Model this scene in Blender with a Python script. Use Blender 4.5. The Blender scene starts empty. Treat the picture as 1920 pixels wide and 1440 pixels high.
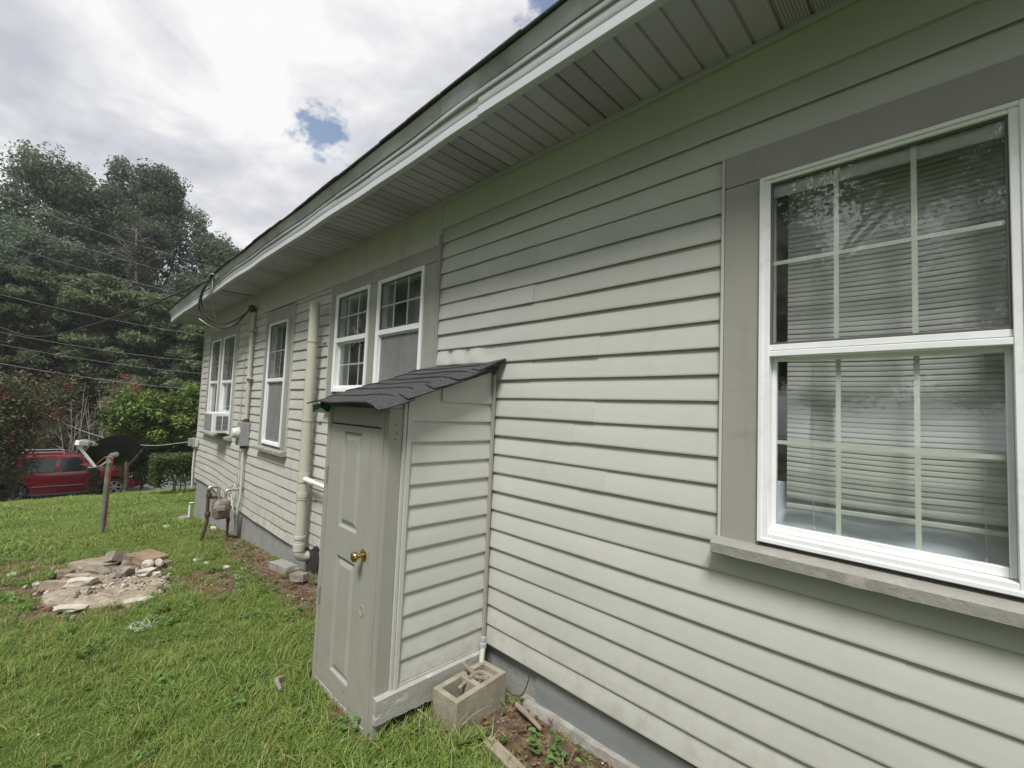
import bpy, bmesh, math, random
import numpy as np
from mathutils import Vector, Matrix, noise

random.seed(7)
rng = np.random.default_rng(7)
SC = bpy.context.scene
COL = SC.collection

# ------------------------------------------------------------------ camera
def set_camera():
    yaw, pitch, roll = -0.78605, 0.05851, 0.04106
    f = Vector((math.cos(yaw)*math.cos(pitch), math.sin(yaw)*math.cos(pitch), math.sin(pitch)))
    r = f.cross(Vector((0, 0, 1))).normalized()
    u = r.cross(f)
    r2 = math.cos(roll)*r + math.sin(roll)*u
    u2 = -math.sin(roll)*r + math.cos(roll)*u
    cam = bpy.data.cameras.new('camera')
    cam.sensor_width = 36.0
    cam.lens = 838.0/1920.0*36.0
    cam.clip_start = 0.05
    cam.clip_end = 2000.0
    o = bpy.data.objects.new('camera', cam)
    COL.objects.link(o)
    m = Matrix((r2, u2, -f)).transposed().to_4x4()
    m.translation = Vector((0.0, 2.0, 1.7))
    o.matrix_world = m
    SC.camera = o
set_camera()

# ------------------------------------------------------------------ sky, sun, exposure
SUN_DIR = Vector((-0.30, 0.46, 0.84)).normalized()      # towards the sun
SUN_EL = math.asin(SUN_DIR.z)
SUN_AZ = math.atan2(SUN_DIR.x, SUN_DIR.y)
EXPOSURE = 1.70
SUN_STRENGTH = 1.5
CLOUD_STRENGTH = 0.262

def set_world():
    w = bpy.data.worlds.new('World')
    SC.world = w
    w.use_nodes = True
    nt = w.node_tree
    N, L = nt.nodes, nt.links
    N.clear()
    out = N.new('ShaderNodeOutputWorld')
    sky = N.new('ShaderNodeTexSky')
    sky.sky_type = 'NISHITA'
    sky.sun_disc = False
    sky.sun_elevation = SUN_EL
    sky.sun_rotation = SUN_AZ
    bg_sky = N.new('ShaderNodeBackground')
    bg_sky.inputs['Strength'].default_value = 0.05
    L.new(sky.outputs[0], bg_sky.inputs['Color'])
    tc = N.new('ShaderNodeTexCoord')
    sep = N.new('ShaderNodeSeparateXYZ')
    L.new(tc.outputs['Generated'], sep.inputs[0])
    zz = N.new('ShaderNodeMath'); zz.operation = 'MAXIMUM'
    L.new(sep.outputs['Z'], zz.inputs[0]); zz.inputs[1].default_value = 0.0
    za = N.new('ShaderNodeMath'); za.operation = 'ADD'
    L.new(zz.outputs[0], za.inputs[0]); za.inputs[1].default_value = 0.22
    comb = N.new('ShaderNodeCombineXYZ')
    for i, ax in enumerate('XY'):
        d = N.new('ShaderNodeMath'); d.operation = 'DIVIDE'
        L.new(sep.outputs[ax], d.inputs[0]); L.new(za.outputs[0], d.inputs[1])
        L.new(d.outputs[0], comb.inputs[i])
    def nz(scale, detail, rough, off, dist=0.0):
        a = N.new('ShaderNodeVectorMath'); a.operation = 'ADD'
        L.new(comb.outputs[0], a.inputs[0]); a.inputs[1].default_value = off
        n = N.new('ShaderNodeTexNoise')
        n.inputs['Scale'].default_value = scale
        n.inputs['Detail'].default_value = detail
        n.inputs['Roughness'].default_value = rough
        n.inputs['Distortion'].default_value = dist
        L.new(a.outputs[0], n.inputs['Vector'])
        return n
    big = nz(1.7, 7, 0.56, (3.1, 1.7, 0.0), 0.6)
    fine = nz(4.6, 8, 0.62, (7.3, 4.2, 2.0), 0.3)
    add = N.new('ShaderNodeMath'); add.operation = 'MULTIPLY_ADD'
    L.new(fine.outputs[0], add.inputs[0]); add.inputs[1].default_value = 0.42
    L.new(big.outputs[0], add.inputs[2])
    ramp = N.new('ShaderNodeValToRGB')
    cr = ramp.color_ramp
    cr.elements[0].position = 0.56; cr.elements[0].color = (0.66, 0.675, 0.75, 1)
    cr.elements[1].position = 0.84; cr.elements[1].color = (1.14, 1.135, 1.13, 1)
    e = cr.elements.new(0.70); e.color = (0.86, 0.87, 0.915, 1)
    L.new(add.outputs[0], ramp.inputs[0])
    bg_c = N.new('ShaderNodeBackground')
    bg_c.inputs['Strength'].default_value = CLOUD_STRENGTH
    L.new(ramp.outputs[0], bg_c.inputs['Color'])
    # gaps of blue between the clouds
    edge = nz(13.0, 6, 0.62, (1.0, 9.0, 4.0))
    edg = N.new('ShaderNodeMath'); edg.operation = 'MULTIPLY_ADD'
    L.new(edge.outputs[0], edg.inputs[0]); edg.inputs[1].default_value = 0.17; edg.inputs[2].default_value = -0.085
    prev = None
    for (dv, rad) in (((0.817, -0.301, 0.491), 0.032), ((0.455, -0.545, 0.704), 0.062)):
        v = Vector(dv).normalized()
        sub = N.new('ShaderNodeVectorMath'); sub.operation = 'DISTANCE'
        L.new(tc.outputs['Generated'], sub.inputs[0]); sub.inputs[1].default_value = v
        a = N.new('ShaderNodeMath'); a.operation = 'ADD'
        L.new(sub.outputs['Value'], a.inputs[0]); L.new(edg.outputs[0], a.inputs[1])
        mr = N.new('ShaderNodeMapRange'); mr.interpolation_type = 'SMOOTHSTEP'
        mr.inputs['From Min'].default_value = rad + 0.022
        mr.inputs['From Max'].default_value = rad - 0.016
        mr.inputs['To Max'].default_value = 0.88
        L.new(a.outputs[0], mr.inputs['Value'])
        if prev is None:
            prev = mr.outputs[0]
        else:
            mx = N.new('ShaderNodeMath'); mx.operation = 'MAXIMUM'
            L.new(prev, mx.inputs[0]); L.new(mr.outputs[0], mx.inputs[1])
            prev = mx.outputs[0]
    # other small gaps elsewhere in the cloud cover
    mr = N.new('ShaderNodeMapRange'); mr.interpolation_type = 'SMOOTHSTEP'
    mr.inputs['From Min'].default_value = 0.47; mr.inputs['From Max'].default_value = 0.42
    L.new(add.outputs[0], mr.inputs['Value'])
    mx = N.new('ShaderNodeMath'); mx.operation = 'MAXIMUM'
    L.new(prev, mx.inputs[0]); L.new(mr.outputs[0], mx.inputs[1])
    mix = N.new('ShaderNodeMixShader')
    L.new(mx.outputs[0], mix.inputs[0])
    L.new(bg_c.outputs[0], mix.inputs[1])
    L.new(bg_sky.outputs[0], mix.inputs[2])
    L.new(mix.outputs[0], out.inputs['Surface'])

    s = bpy.data.lights.new('sun', 'SUN')
    s.energy = SUN_STRENGTH
    s.angle = math.radians(17)
    s.color = (1.0, 0.97, 0.91)
    so = bpy.data.objects.new('sun', s)
    COL.objects.link(so)
    so.rotation_euler = SUN_DIR.to_track_quat('Z', 'Y').to_euler()
    so.location = SUN_DIR*40
    vs = SC.view_settings
    vs.view_transform = 'Standard'
    vs.look = 'None'
    vs.exposure = EXPOSURE
    vs.gamma = 1.0
    vs.use_curve_mapping = False
set_world()
SC.render.engine = 'CYCLES'
SC.cycles.max_bounces = 8
SC.cycles.transparent_max_bounces = 16
SC.cycles.use_denoising = True

# ------------------------------------------------------------------ materials
MATS = {}
def mat(name, col, rough=0.6, spec=0.5, metal=0.0, var=0.0, var_scale=6.0, col2=None,
        bump=0.0, bump_scale=60.0, stain=None, stain_scale=3.0, stain_amt=0.0, obj_rand=0.0,
        coords='Object', detail=5.0, spots=None, spot_scale=25.0, spot_size=0.05, stretch=None):
    if name in MATS:
        return MATS[name]
    m = bpy.data.materials.new(name)
    m.use_nodes = True
    nt = m.node_tree
    N, L = nt.nodes, nt.links
    b = N['Principled BSDF']
    b.inputs['Roughness'].default_value = rough
    b.inputs['Metallic'].default_value = metal
    b.inputs['Specular IOR Level'].default_value = spec
    geo = N.new('ShaderNodeNewGeometry')
    if coords == 'World':
        vec = geo.outputs['Position']
    else:
        tc = N.new('ShaderNodeTexCoord')
        vec = tc.outputs['Object']
    if stretch:
        mp = N.new('ShaderNodeVectorMath'); mp.operation = 'MULTIPLY'
        mp.inputs[1].default_value = stretch
        L.new(vec, mp.inputs[0]); vec = mp.outputs[0]
    c1 = (*col, 1)
    cur = None
    def mixc(fac, a, bcol):
        mx = N.new('ShaderNodeMix'); mx.data_type = 'RGBA'
        L.new(fac, mx.inputs['Factor'])
        if isinstance(a, tuple): mx.inputs['A'].default_value = a
        else: L.new(a, mx.inputs['A'])
        if isinstance(bcol, tuple): mx.inputs['B'].default_value = bcol
        else: L.new(bcol, mx.inputs['B'])
        return mx.outputs['Result']
    def noi(scale, det=detail, rg=0.6):
        n = N.new('ShaderNodeTexNoise')
        n.inputs['Scale'].default_value = scale
        n.inputs['Detail'].default_value = det
        n.inputs['Roughness'].default_value = rg
        L.new(vec, n.inputs['Vector'])
        return n.outputs[0]
    def rng_(v, a, c, lo=0.0, hi=1.0):
        r = N.new('ShaderNodeMapRange'); r.interpolation_type = 'SMOOTHSTEP'
        L.new(v, r.inputs['Value'])
        r.inputs['From Min'].default_value = a; r.inputs['From Max'].default_value = c
        r.inputs['To Min'].default_value = lo; r.inputs['To Max'].default_value = hi
        return r.outputs[0]
    cur = c1
    if var > 0 or col2:
        cc = (*(col2 or tuple(x*(1-var) for x in col)), 1)
        cur = mixc(rng_(noi(var_scale), 0.35, 0.65), cur, cc)
    if stain:
        cur = mixc(rng_(noi(stain_scale, 8, 0.7), 0.52, 0.75, 0, stain_amt), cur, (*stain, 1))
    if spots:
        vo = N.new('ShaderNodeTexVoronoi')
        vo.inputs['Scale'].default_value = spot_scale
        L.new(vec, vo.inputs['Vector'])
        cur = mixc(rng_(vo.outputs['Distance'], spot_size, spot_size*0.6), cur, (*spots, 1))
    if obj_rand > 0:
        oi = N.new('ShaderNodeObjectInfo')
        hsv = N.new('ShaderNodeHueSaturation')
        r = N.new('ShaderNodeMapRange')
        L.new(oi.outputs['Random'], r.inputs['Value'])
        r.inputs['To Min'].default_value = 1-obj_rand; r.inputs['To Max'].default_value = 1+obj_rand
        L.new(r.outputs[0], hsv.inputs['Value'])
        if isinstance(cur, tuple): hsv.inputs['Color'].default_value = cur
        else: L.new(cur, hsv.inputs['Color'])
        cur = hsv.outputs[0]
    if isinstance(cur, tuple): b.inputs['Base Color'].default_value = cur
    else: L.new(cur, b.inputs['Base Color'])
    if bump > 0:
        bp = N.new('ShaderNodeBump')
        bp.inputs['Strength'].default_value = 1.0
        bp.inputs['Distance'].default_value = bump
        L.new(noi(bump_scale, 6, 0.65), bp.inputs['Height'])
        L.new(bp.outputs[0], b.inputs['Normal'])
    MATS[name] = m
    return m

def leaf_mat(name, lo, hi, transl=0.35, extra=None, patch=None):
    """two-tone leaf colour picked by the per-leaf attribute 'tint'; some light passes through"""
    if name in MATS: return MATS[name]
    m = bpy.data.materials.new(name); m.use_nodes = True
    nt = m.node_tree; N, L = nt.nodes, nt.links
    N.clear()
    out = N.new('ShaderNodeOutputMaterial')
    at = N.new('ShaderNodeAttribute'); at.attribute_name = 'tint'
    ramp = N.new('ShaderNodeValToRGB')
    ramp.color_ramp.elements[0].color = (*lo, 1)
    ramp.color_ramp.elements[1].color = (*hi, 1)
    if extra:
        ramp.color_ramp.elements[1].position = 0.78
        e = ramp.color_ramp.elements.new(0.9); e.color = (*extra, 1)
    oi = N.new('ShaderNodeObjectInfo')
    hsv = N.new('ShaderNodeHueSaturation')
    mr = N.new('ShaderNodeMapRange'); mr.inputs['To Min'].default_value = 0.75; mr.inputs['To Max'].default_value = 1.25
    L.new(oi.outputs['Random'], mr.inputs['Value']); L.new(mr.outputs[0], hsv.inputs['Value'])
    L.new(at.outputs['Fac'], ramp.inputs[0]); L.new(ramp.outputs[0], hsv.inputs['Color'])
    colour = hsv.outputs[0]
    if patch:       # yellower and greener areas of the lawn, by where each tuft grows
        nz = N.new('ShaderNodeTexNoise'); nz.inputs['Scale'].default_value = 0.9; nz.inputs['Detail'].default_value = 5
        L.new(oi.outputs['Location'], nz.inputs['Vector'])
        pm = N.new('ShaderNodeMapRange'); pm.inputs['From Min'].default_value = 0.46; pm.inputs['From Max'].default_value = 0.68
        pm.inputs['To Max'].default_value = 0.4
        L.new(nz.outputs[0], pm.inputs['Value'])
        pmx = N.new('ShaderNodeMix'); pmx.data_type = 'RGBA'
        L.new(pm.outputs[0], pmx.inputs['Factor']); L.new(colour, pmx.inputs['A']); pmx.inputs['B'].default_value = (*patch, 1)
        colour = pmx.outputs['Result']
    d = N.new('ShaderNodeBsdfPrincipled')
    d.inputs['Roughness'].default_value = 0.5
    d.inputs['Specular IOR Level'].default_value = 0.3
    t = N.new('ShaderNodeBsdfTranslucent')
    L.new(colour, d.inputs['Base Color']); L.new(colour, t.inputs['Color'])
    mix = N.new('ShaderNodeMixShader'); mix.inputs[0].default_value = transl
    L.new(d.outputs[0], mix.inputs[1]); L.new(t.outputs[0], mix.inputs[2])
    L.new(mix.outputs[0], out.inputs['Surface'])
    MATS[name] = m
    return m

def glass_mat():
    m = bpy.data.materials.new('window_glass'); m.use_nodes = True
    nt = m.node_tree; N, L = nt.nodes, nt.links
    N.clear()
    out = N.new('ShaderNodeOutputMaterial')
    tr = N.new('ShaderNodeBsdfTransparent'); tr.inputs[0].default_value = (0.965, 0.98, 0.97, 1)
    gl = N.new('ShaderNodeBsdfGlossy'); gl.inputs['Roughness'].default_value = 0.0
    lw = N.new('ShaderNodeLayerWeight'); lw.inputs['Blend'].default_value = 0.5
    pw = N.new('ShaderNodeMath'); pw.operation = 'POWER'; pw.inputs[1].default_value = 5.0
    L.new(lw.outputs['Facing'], pw.inputs[0])
    fr = N.new('ShaderNodeMath'); fr.operation = 'MULTIPLY_ADD'
    fr.inputs[1].default_value = 0.91; fr.inputs[2].default_value = 0.09
    L.new(pw.outputs[0], fr.inputs[0])
    mix = N.new('ShaderNodeMixShader')
    L.new(fr.outputs[0], mix.inputs[0]); L.new(tr.outputs[0], mix.inputs[1]); L.new(gl.outputs[0], mix.inputs[2])
    df = N.new('ShaderNodeBsdfDiffuse'); df.inputs[0].default_value = (0.5, 0.5, 0.48, 1)
    tc = N.new('ShaderNodeTexCoord')
    n = N.new('ShaderNodeTexNoise'); n.inputs['Scale'].default_value = 7; n.inputs['Detail'].default_value = 8
    n.inputs['Roughness'].default_value = 0.7
    L.new(tc.outputs['Object'], n.inputs['Vector'])
    mr = N.new('ShaderNodeMapRange'); mr.inputs['From Min'].default_value = 0.45; mr.inputs['From Max'].default_value = 0.8
    mr.inputs['To Min'].default_value = 0.015; mr.inputs['To Max'].default_value = 0.10
    L.new(n.outputs[0], mr.inputs['Value'])
    m2 = N.new('ShaderNodeMixShader')
    L.new(mr.outputs[0], m2.inputs[0]); L.new(mix.outputs[0], m2.inputs[1]); L.new(df.outputs[0], m2.inputs[2])
    # old panes are never quite flat
    bp = N.new('ShaderNodeBump'); bp.inputs['Distance'].default_value = 0.00012
    n2 = N.new('ShaderNodeTexNoise'); n2.inputs['Scale'].default_value = 4.0; n2.inputs['Detail'].default_value = 1.0
    L.new(tc.outputs['Object'], n2.inputs['Vector']); L.new(n2.outputs[0], bp.inputs['Height'])
    L.new(bp.outputs[0], gl.inputs['Normal'])
    L.new(m2.outputs[0], out.inputs['Surface'])
    MATS['glass'] = m
    return m
glass_mat()

def screen_mat():
    m = bpy.data.materials.new('insect_screen'); m.use_nodes = True
    nt = m.node_tree; N, L = nt.nodes, nt.links
    N.clear()
    out = N.new('ShaderNodeOutputMaterial')
    tr = N.new('ShaderNodeBsdfTransparent')
    df = N.new('ShaderNodeBsdfDiffuse'); df.inputs[0].default_value = (0.27, 0.27, 0.265, 1)
    tc = N.new('ShaderNodeTexCoord')
    mp = N.new('ShaderNodeVectorMath'); mp.operation = 'MULTIPLY'; mp.inputs[1].default_value = (9, 9, 2.2)
    L.new(tc.outputs['Object'], mp.inputs[0])
    n = N.new('ShaderNodeTexNoise'); n.inputs['Scale'].default_value = 1.5; n.inputs['Detail'].default_value = 7
    L.new(mp.outputs[0], n.inputs['Vector'])
    mr = N.new('ShaderNodeMapRange'); mr.inputs['From Min'].default_value = 0.3; mr.inputs['From Max'].default_value = 0.75
    mr.inputs['To Min'].default_value = 0.42; mr.inputs['To Max'].default_value = 0.72
    L.new(n.outputs[0], mr.inputs['Value'])
    mix = N.new('ShaderNodeMixShader')
    L.new(mr.outputs[0], mix.inputs[0]); L.new(tr.outputs[0], mix.inputs[1]); L.new(df.outputs[0], mix.inputs[2])
    L.new(mix.outputs[0], out.inputs['Surface'])
    MATS['screen'] = m
screen_mat()

def soffit_vent_mat():
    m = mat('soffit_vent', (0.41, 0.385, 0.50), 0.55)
    nt = m.node_tree; N, L = nt.nodes, nt.links
    b = N['Principled BSDF']
    tc = N.new('ShaderNodeTexCoord')
    mp = N.new('ShaderNodeVectorMath'); mp.operation = 'MULTIPLY'; mp.inputs[1].default_value = (1, 1, 0)
    L.new(tc.outputs['Object'], mp.inputs[0])
    vo = N.new('ShaderNodeTexVoronoi'); vo.inputs['Scale'].default_value = 88; vo.inputs['Randomness'].default_value = 0.0
    L.new(mp.outputs[0], vo.inputs['Vector'])
    r = N.new('ShaderNodeMapRange'); r.inputs['From Min'].default_value = 0.24; r.inputs['From Max'].default_value = 0.32
    L.new(vo.outputs['Distance'], r.inputs['Value'])
    mx = N.new('ShaderNodeMix'); mx.data_type = 'RGBA'
    L.new(r.outputs[0], mx.inputs['Factor'])
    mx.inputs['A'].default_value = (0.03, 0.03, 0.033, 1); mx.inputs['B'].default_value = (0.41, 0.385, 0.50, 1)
    L.new(mx.outputs['Result'], b.inputs['Base Color'])
    return m
soffit_vent_mat()

def siding_mat(name, col, dirt_col, amt, specks):
    """painted metal lap siding: faint grain along the board, run-down streaks, soil splash low on the wall, specks"""
    m = bpy.data.materials.new(name); m.use_nodes = True
    nt = m.node_tree; N, L = nt.nodes, nt.links
    b = N['Principled BSDF']; b.inputs['Roughness'].default_value = 0.46; b.inputs['Specular IOR Level'].default_value = 0.4
    geo = N.new('ShaderNodeNewGeometry')
    def noi(st, sc, det=6, rg=.6):
        mp = N.new('ShaderNodeVectorMath'); mp.operation = 'MULTIPLY'; mp.inputs[1].default_value = st
        L.new(geo.outputs['Position'], mp.inputs[0])
        n = N.new('ShaderNodeTexNoise'); n.inputs['Scale'].default_value = sc; n.inputs['Detail'].default_value = det; n.inputs['Roughness'].default_value = rg
        L.new(mp.outputs[0], n.inputs['Vector']); return n.outputs[0]
    def rmap(v, a, c, lo=0., hi=1.):
        r = N.new('ShaderNodeMapRange'); r.interpolation_type = 'SMOOTHSTEP'
        L.new(v, r.inputs['Value'])
        for k, q in (('From Min', a), ('From Max', c), ('To Min', lo), ('To Max', hi)): r.inputs[k].default_value = q
        return r.outputs[0]
    def mixc(f, a, c):
        mx = N.new('ShaderNodeMix'); mx.data_type = 'RGBA'; L.new(f, mx.inputs['Factor'])
        for k, q in (('A', a), ('B', c)):
            if isinstance(q, tuple): mx.inputs[k].default_value = (*q, 1)
            else: L.new(q, mx.inputs[k])
        return mx.outputs['Result']
    def mul(a, c):
        q = N.new('ShaderNodeMath'); q.operation = 'MULTIPLY'; L.new(a, q.inputs[0]); L.new(c, q.inputs[1]); return q.outputs[0]
    c = mixc(rmap(noi((1, 1, 1), 1.1), .35, .65), col, tuple(x*.94 for x in col))
    c = mixc(rmap(noi((5, 5, .5), 1.6, 8, .7), .53, .75, 0, amt), c, dirt_col)               # streaks
    c = mixc(rmap(noi((1, 1, 3), 2.6, 8, .72), .55, .78, 0, amt*.9), c, dirt_col)            # smudges
    sp = N.new('ShaderNodeSeparateXYZ'); L.new(geo.outputs['Position'], sp.inputs[0])
    low = rmap(sp.outputs['Z'], .75, .05)
    c = mixc(mul(low, rmap(noi((1, 1, 1), 7, 8, .75), .42, .68, 0, .55)), c, (.25, .22, .15))  # soil splash
    for sc, sz in ((5.5, .018), (13, .03)):
        vo = N.new('ShaderNodeTexVoronoi'); vo.inputs['Scale'].default_value = sc; L.new(geo.outputs['Position'], vo.inputs['Vector'])
        c = mixc(rmap(vo.outputs['Distance'], sz, sz*.55, 0, specks), c, (.13, .11, .08))
    oi = N.new('ShaderNodeObjectInfo'); hs = N.new('ShaderNodeHueSaturation')
    L.new(rmap(oi.outputs['Random'], 0, 1, .965, 1.03), hs.inputs['Value']); L.new(c, hs.inputs['Color'])
    L.new(hs.outputs[0], b.inputs['Base Color'])
    L.new(rmap(noi((1, 1, 1), 5, 6), .3, .7, .36, .58), b.inputs['Roughness'])
    bp = N.new('ShaderNodeBump'); bp.inputs['Distance'].default_value = .0011
    L.new(noi((1, 1, 2.4), 5, 3, .5), bp.inputs['Height'])
    b2 = N.new('ShaderNodeBump'); b2.inputs['Distance'].default_value = .0004; b2.inputs['Strength'].default_value = .7
    L.new(noi((14, 14, 90), 2.2, 3, .6), b2.inputs['Height']); L.new(bp.outputs[0], b2.inputs['Normal'])
    L.new(b2.outputs[0], b.inputs['Normal'])
    MATS[name] = m
siding_mat('siding', (0.458, 0.464, 0.432), (0.33, 0.325, 0.26), .22, .8)
siding_mat('door_paint', (0.31, 0.308, 0.28), (0.20, 0.195, 0.165), .45, .7)
siding_mat('trim', (0.292, 0.286, 0.258), (0.18, 0.178, 0.155), .4, .6)
siding_mat('siding_old', (0.475, 0.468, 0.435), (0.27, 0.265, 0.19), .55, .5)
mat('sill_paint', (0.27, 0.262, 0.24), 0.6, 0.35, var=0.1, var_scale=9, coords='World', bump=0.004, bump_scale=38,
    stain=(0.44, 0.43, 0.40), stain_scale=22, stain_amt=0.45)
mat('white_vinyl', (0.74, 0.76, 0.77), 0.35, 0.45, var=0.05, var_scale=5, coords='World', stain=(0.42, 0.42, 0.38),
    stain_scale=14, stain_amt=0.35)
mat('muntin', (0.62, 0.65, 0.60), 0.5, 0.3, var=0.08, var_scale=9)
mat('sash_gasket', (0.10, 0.10, 0.10), 0.7)
mat('blind', (0.50, 0.50, 0.49), 0.5, 0.3, obj_rand=0.05)
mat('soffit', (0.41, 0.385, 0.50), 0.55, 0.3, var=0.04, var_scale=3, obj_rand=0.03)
mat('fascia', (0.50, 0.515, 0.55), 0.38, 0.5, var=0.06, var_scale=3, coords='World', stain=(0.36, 0.37, 0.38), stain_scale=6,
    stain_amt=0.45, bump=0.003, bump_scale=5, stretch=(0.5, 3.0, 3.0))
mat('roof_edge', (0.48, 0.48, 0.53), 0.6, 0.3, var=0.15, var_scale=4, coords='World', stain=(0.17, 0.18, 0.19), stain_scale=3, stain_amt=0.5)
mat('roof_shingle', (0.13, 0.13, 0.135), 0.9, 0.2, var=0.3, var_scale=30, coords='World', bump=0.002, bump_scale=400)
mat('shingle', (0.022, 0.022, 0.025), 0.85, 0.35, coords='World', col2=(0.085, 0.085, 0.09), var_scale=140, detail=3, bump=0.005, bump_scale=150,
    stain=(0.09, 0.09, 0.09), stain_scale=5, stain_amt=0.35, obj_rand=0.06)
mat('tar', (0.02, 0.02, 0.022), 0.6)
mat('green_metal', (0.012, 0.075, 0.055), 0.35, 0.5)
mat('foundation', (0.27, 0.275, 0.265), 0.85, 0.2, var=0.14, var_scale=3, coords='World', bump=0.006, bump_scale=22,
    stain=(0.15, 0.145, 0.12), stain_scale=3.2, stain_amt=0.55)
mat('skirt_metal', (0.20, 0.215, 0.215), 0.5, 0.4, var=0.1, var_scale=3, coords='World', bump=0.002, bump_scale=18,
    stain=(0.34, 0.35, 0.34), stain_scale=12, stain_amt=0.4)
mat('concrete', (0.30, 0.29, 0.265), 0.9, 0.2, var=0.25, var_scale=12, coords='World', bump=0.006, bump_scale=40,
    stain=(0.2, 0.18, 0.14), stain_scale=6, stain_amt=0.6)
mat('block', (0.31, 0.285, 0.225), 0.95, 0.15, var=0.22, var_scale=14, bump=0.004, bump_scale=90,
    stain=(0.14, 0.115, 0.075), stain_scale=5, stain_amt=0.75)
mat('pvc', (0.44, 0.44, 0.37), 0.4, 0.45, var=0.06, var_scale=3, coords='World', stain=(0.3, 0.3, 0.25), stain_scale=4, stain_amt=0.3)
mat('pvc_white', (0.72, 0.72, 0.68), 0.35, 0.5, var=0.06, var_scale=6, coords='World')
mat('black_rubber', (0.025, 0.025, 0.027), 0.55)
mat('cable_black', (0.03, 0.03, 0.033), 0.5)
mat('cable_grey', (0.32, 0.33, 0.34), 0.5)
mat('line_wire', (0.22, 0.225, 0.23), 0.5)
mat('cable_cream', (0.52, 0.52, 0.46), 0.5)
mat('galv', (0.44, 0.45, 0.45), 0.38, 0.5, metal=0.6, var=0.2, var_scale=10, coords='World')
mat('meter_grey', (0.30, 0.315, 0.315), 0.45, 0.4, metal=0.2, var=0.12, var_scale=8, coords='World')
mat('rusty', (0.16, 0.125, 0.095), 0.75, 0.3, metal=0.2, col2=(0.27, 0.24, 0.20), var_scale=11, coords='World',
    stain=(0.13, 0.045, 0.02), stain_scale=9, stain_amt=0.8, bump=0.002, bump_scale=60)
mat('dark_iron', (0.06, 0.052, 0.045), 0.7, 0.3, metal=0.2, col2=(0.11, 0.06, 0.035), var_scale=20, coords='World')
mat('grey_plastic', (0.33, 0.35, 0.35), 0.5)
mat('brass', (0.58, 0.40, 0.13), 0.16, 0.5, metal=1.0, var=0.2, var_scale=30)
mat('bark', (0.12, 0.095, 0.07), 0.95, 0.1, var=0.4, var_scale=8, bump=0.02, bump_scale=14)
mat('dead_wood', (0.30, 0.27, 0.235), 0.9, 0.1, var=0.3, var_scale=8)
mat('plank', (0.31, 0.27, 0.215), 0.9, 0.15, var=0.4, var_scale=7, bump=0.004, bump_scale=40, stretch=(0.25, 4.0, 4.0))
mat('asphalt', (0.14, 0.145, 0.155), 0.9, 0.2, var=0.2, var_scale=3, coords='World', bump=0.004, bump_scale=120)
mat('road_yellow', (0.62, 0.45, 0.09), 0.7)
mat('far_ground', (0.07, 0.085, 0.035), 0.95, 0.1, var=0.3, var_scale=0.5, coords='World')
mat('room', (0.36, 0.35, 0.33), 0.8, 0.2)
mat('curtain', (0.24, 0.25, 0.26), 0.85, 0.1, var=0.12, var_scale=6)
mat('curtain_blue', (0.66, 0.70, 0.84), 0.7, 0.2, var=0.1, var_scale=4)
mat('car_paint', (0.15, 0.007, 0.018), 0.18, 0.6, var=0.05)
MATS['car_paint'].node_tree.nodes['Principled BSDF'].inputs['Coat Weight'].default_value = 0.8
mat('car_glass', (0.012, 0.016, 0.018), 0.06, 0.7)
mat('tyre', (0.02, 0.02, 0.02), 0.85)
mat('alloy', (0.56, 0.57, 0.58), 0.3, 0.5, metal=0.8)
mat('chrome', (0.7, 0.7, 0.72), 0.12, 0.5, metal=1.0)
mat('headlamp', (0.75, 0.66, 0.52), 0.12, 0.6)
mat('tail_red', (0.35, 0.02, 0.02), 0.2)
mat('car_trim', (0.03, 0.03, 0.03), 0.6)
mat('dish_black', (0.017, 0.017, 0.019), 0.5, 0.4)
mat('dish_white', (0.68, 0.70, 0.70), 0.4)
mat('pole', (0.21, 0.225, 0.195), 0.55, 0.4, metal=0.25, var=0.3, var_scale=9, coords='World')
mat('cable_red', (0.30, 0.035, 0.03), 0.5)
mat('paper', (0.62, 0.62, 0.60), 0.8, 0.1, var=0.1, var_scale=20)
mat('stone_light', (0.36, 0.305, 0.235), 0.95, 0.1, var=0.35, var_scale=12, bump=0.012, bump_scale=22, stain=(0.19, 0.14, 0.10), stain_scale=6, stain_amt=0.85)
mat('stone_white', (0.50, 0.465, 0.41), 0.9, 0.1, var=0.22, var_scale=14, bump=0.008, bump_scale=30, stain=(0.25, 0.21, 0.16), stain_scale=9, stain_amt=0.75)
mat('stone_brown', (0.235, 0.185, 0.14), 0.95, 0.1, var=0.35, var_scale=12, bump=0.008, bump_scale=30)
mat('stone_grey', (0.27, 0.24, 0.20), 0.95, 0.1, var=0.35, var_scale=12, bump=0.008, bump_scale=30, stain=(0.5, 0.48, 0.44), stain_scale=9, stain_amt=0.6)
mat('brick_tan', (0.28, 0.21, 0.145), 0.95, 0.1, var=0.25, var_scale=10, bump=0.005, bump_scale=40, stain=(0.24, 0.16, 0.10), stain_scale=6, stain_amt=0.5)
mat('litter', (0.14, 0.085, 0.05), 0.95, 0.1, obj_rand=0.4)
mat('straw', (0.30, 0.235, 0.14), 0.95, 0.1)
leaf_mat('oak_leaf', (0.075, 0.11, 0.07), (0.19, 0.245, 0.155), 0.38)
leaf_mat('under_leaf', (0.036, 0.052, 0.036), (0.10, 0.125, 0.075), 0.25)
leaf_mat('mimosa_leaf', (0.062, 0.092, 0.045), (0.255, 0.305, 0.155), 0.36)
leaf_mat('myrtle_leaf', (0.075, 0.085, 0.05), (0.18, 0.175, 0.09), 0.3, extra=(0.20, 0.07, 0.05))
leaf_mat('bush_leaf', (0.045, 0.085, 0.022), (0.24, 0.33, 0.07), 0.3)
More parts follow.
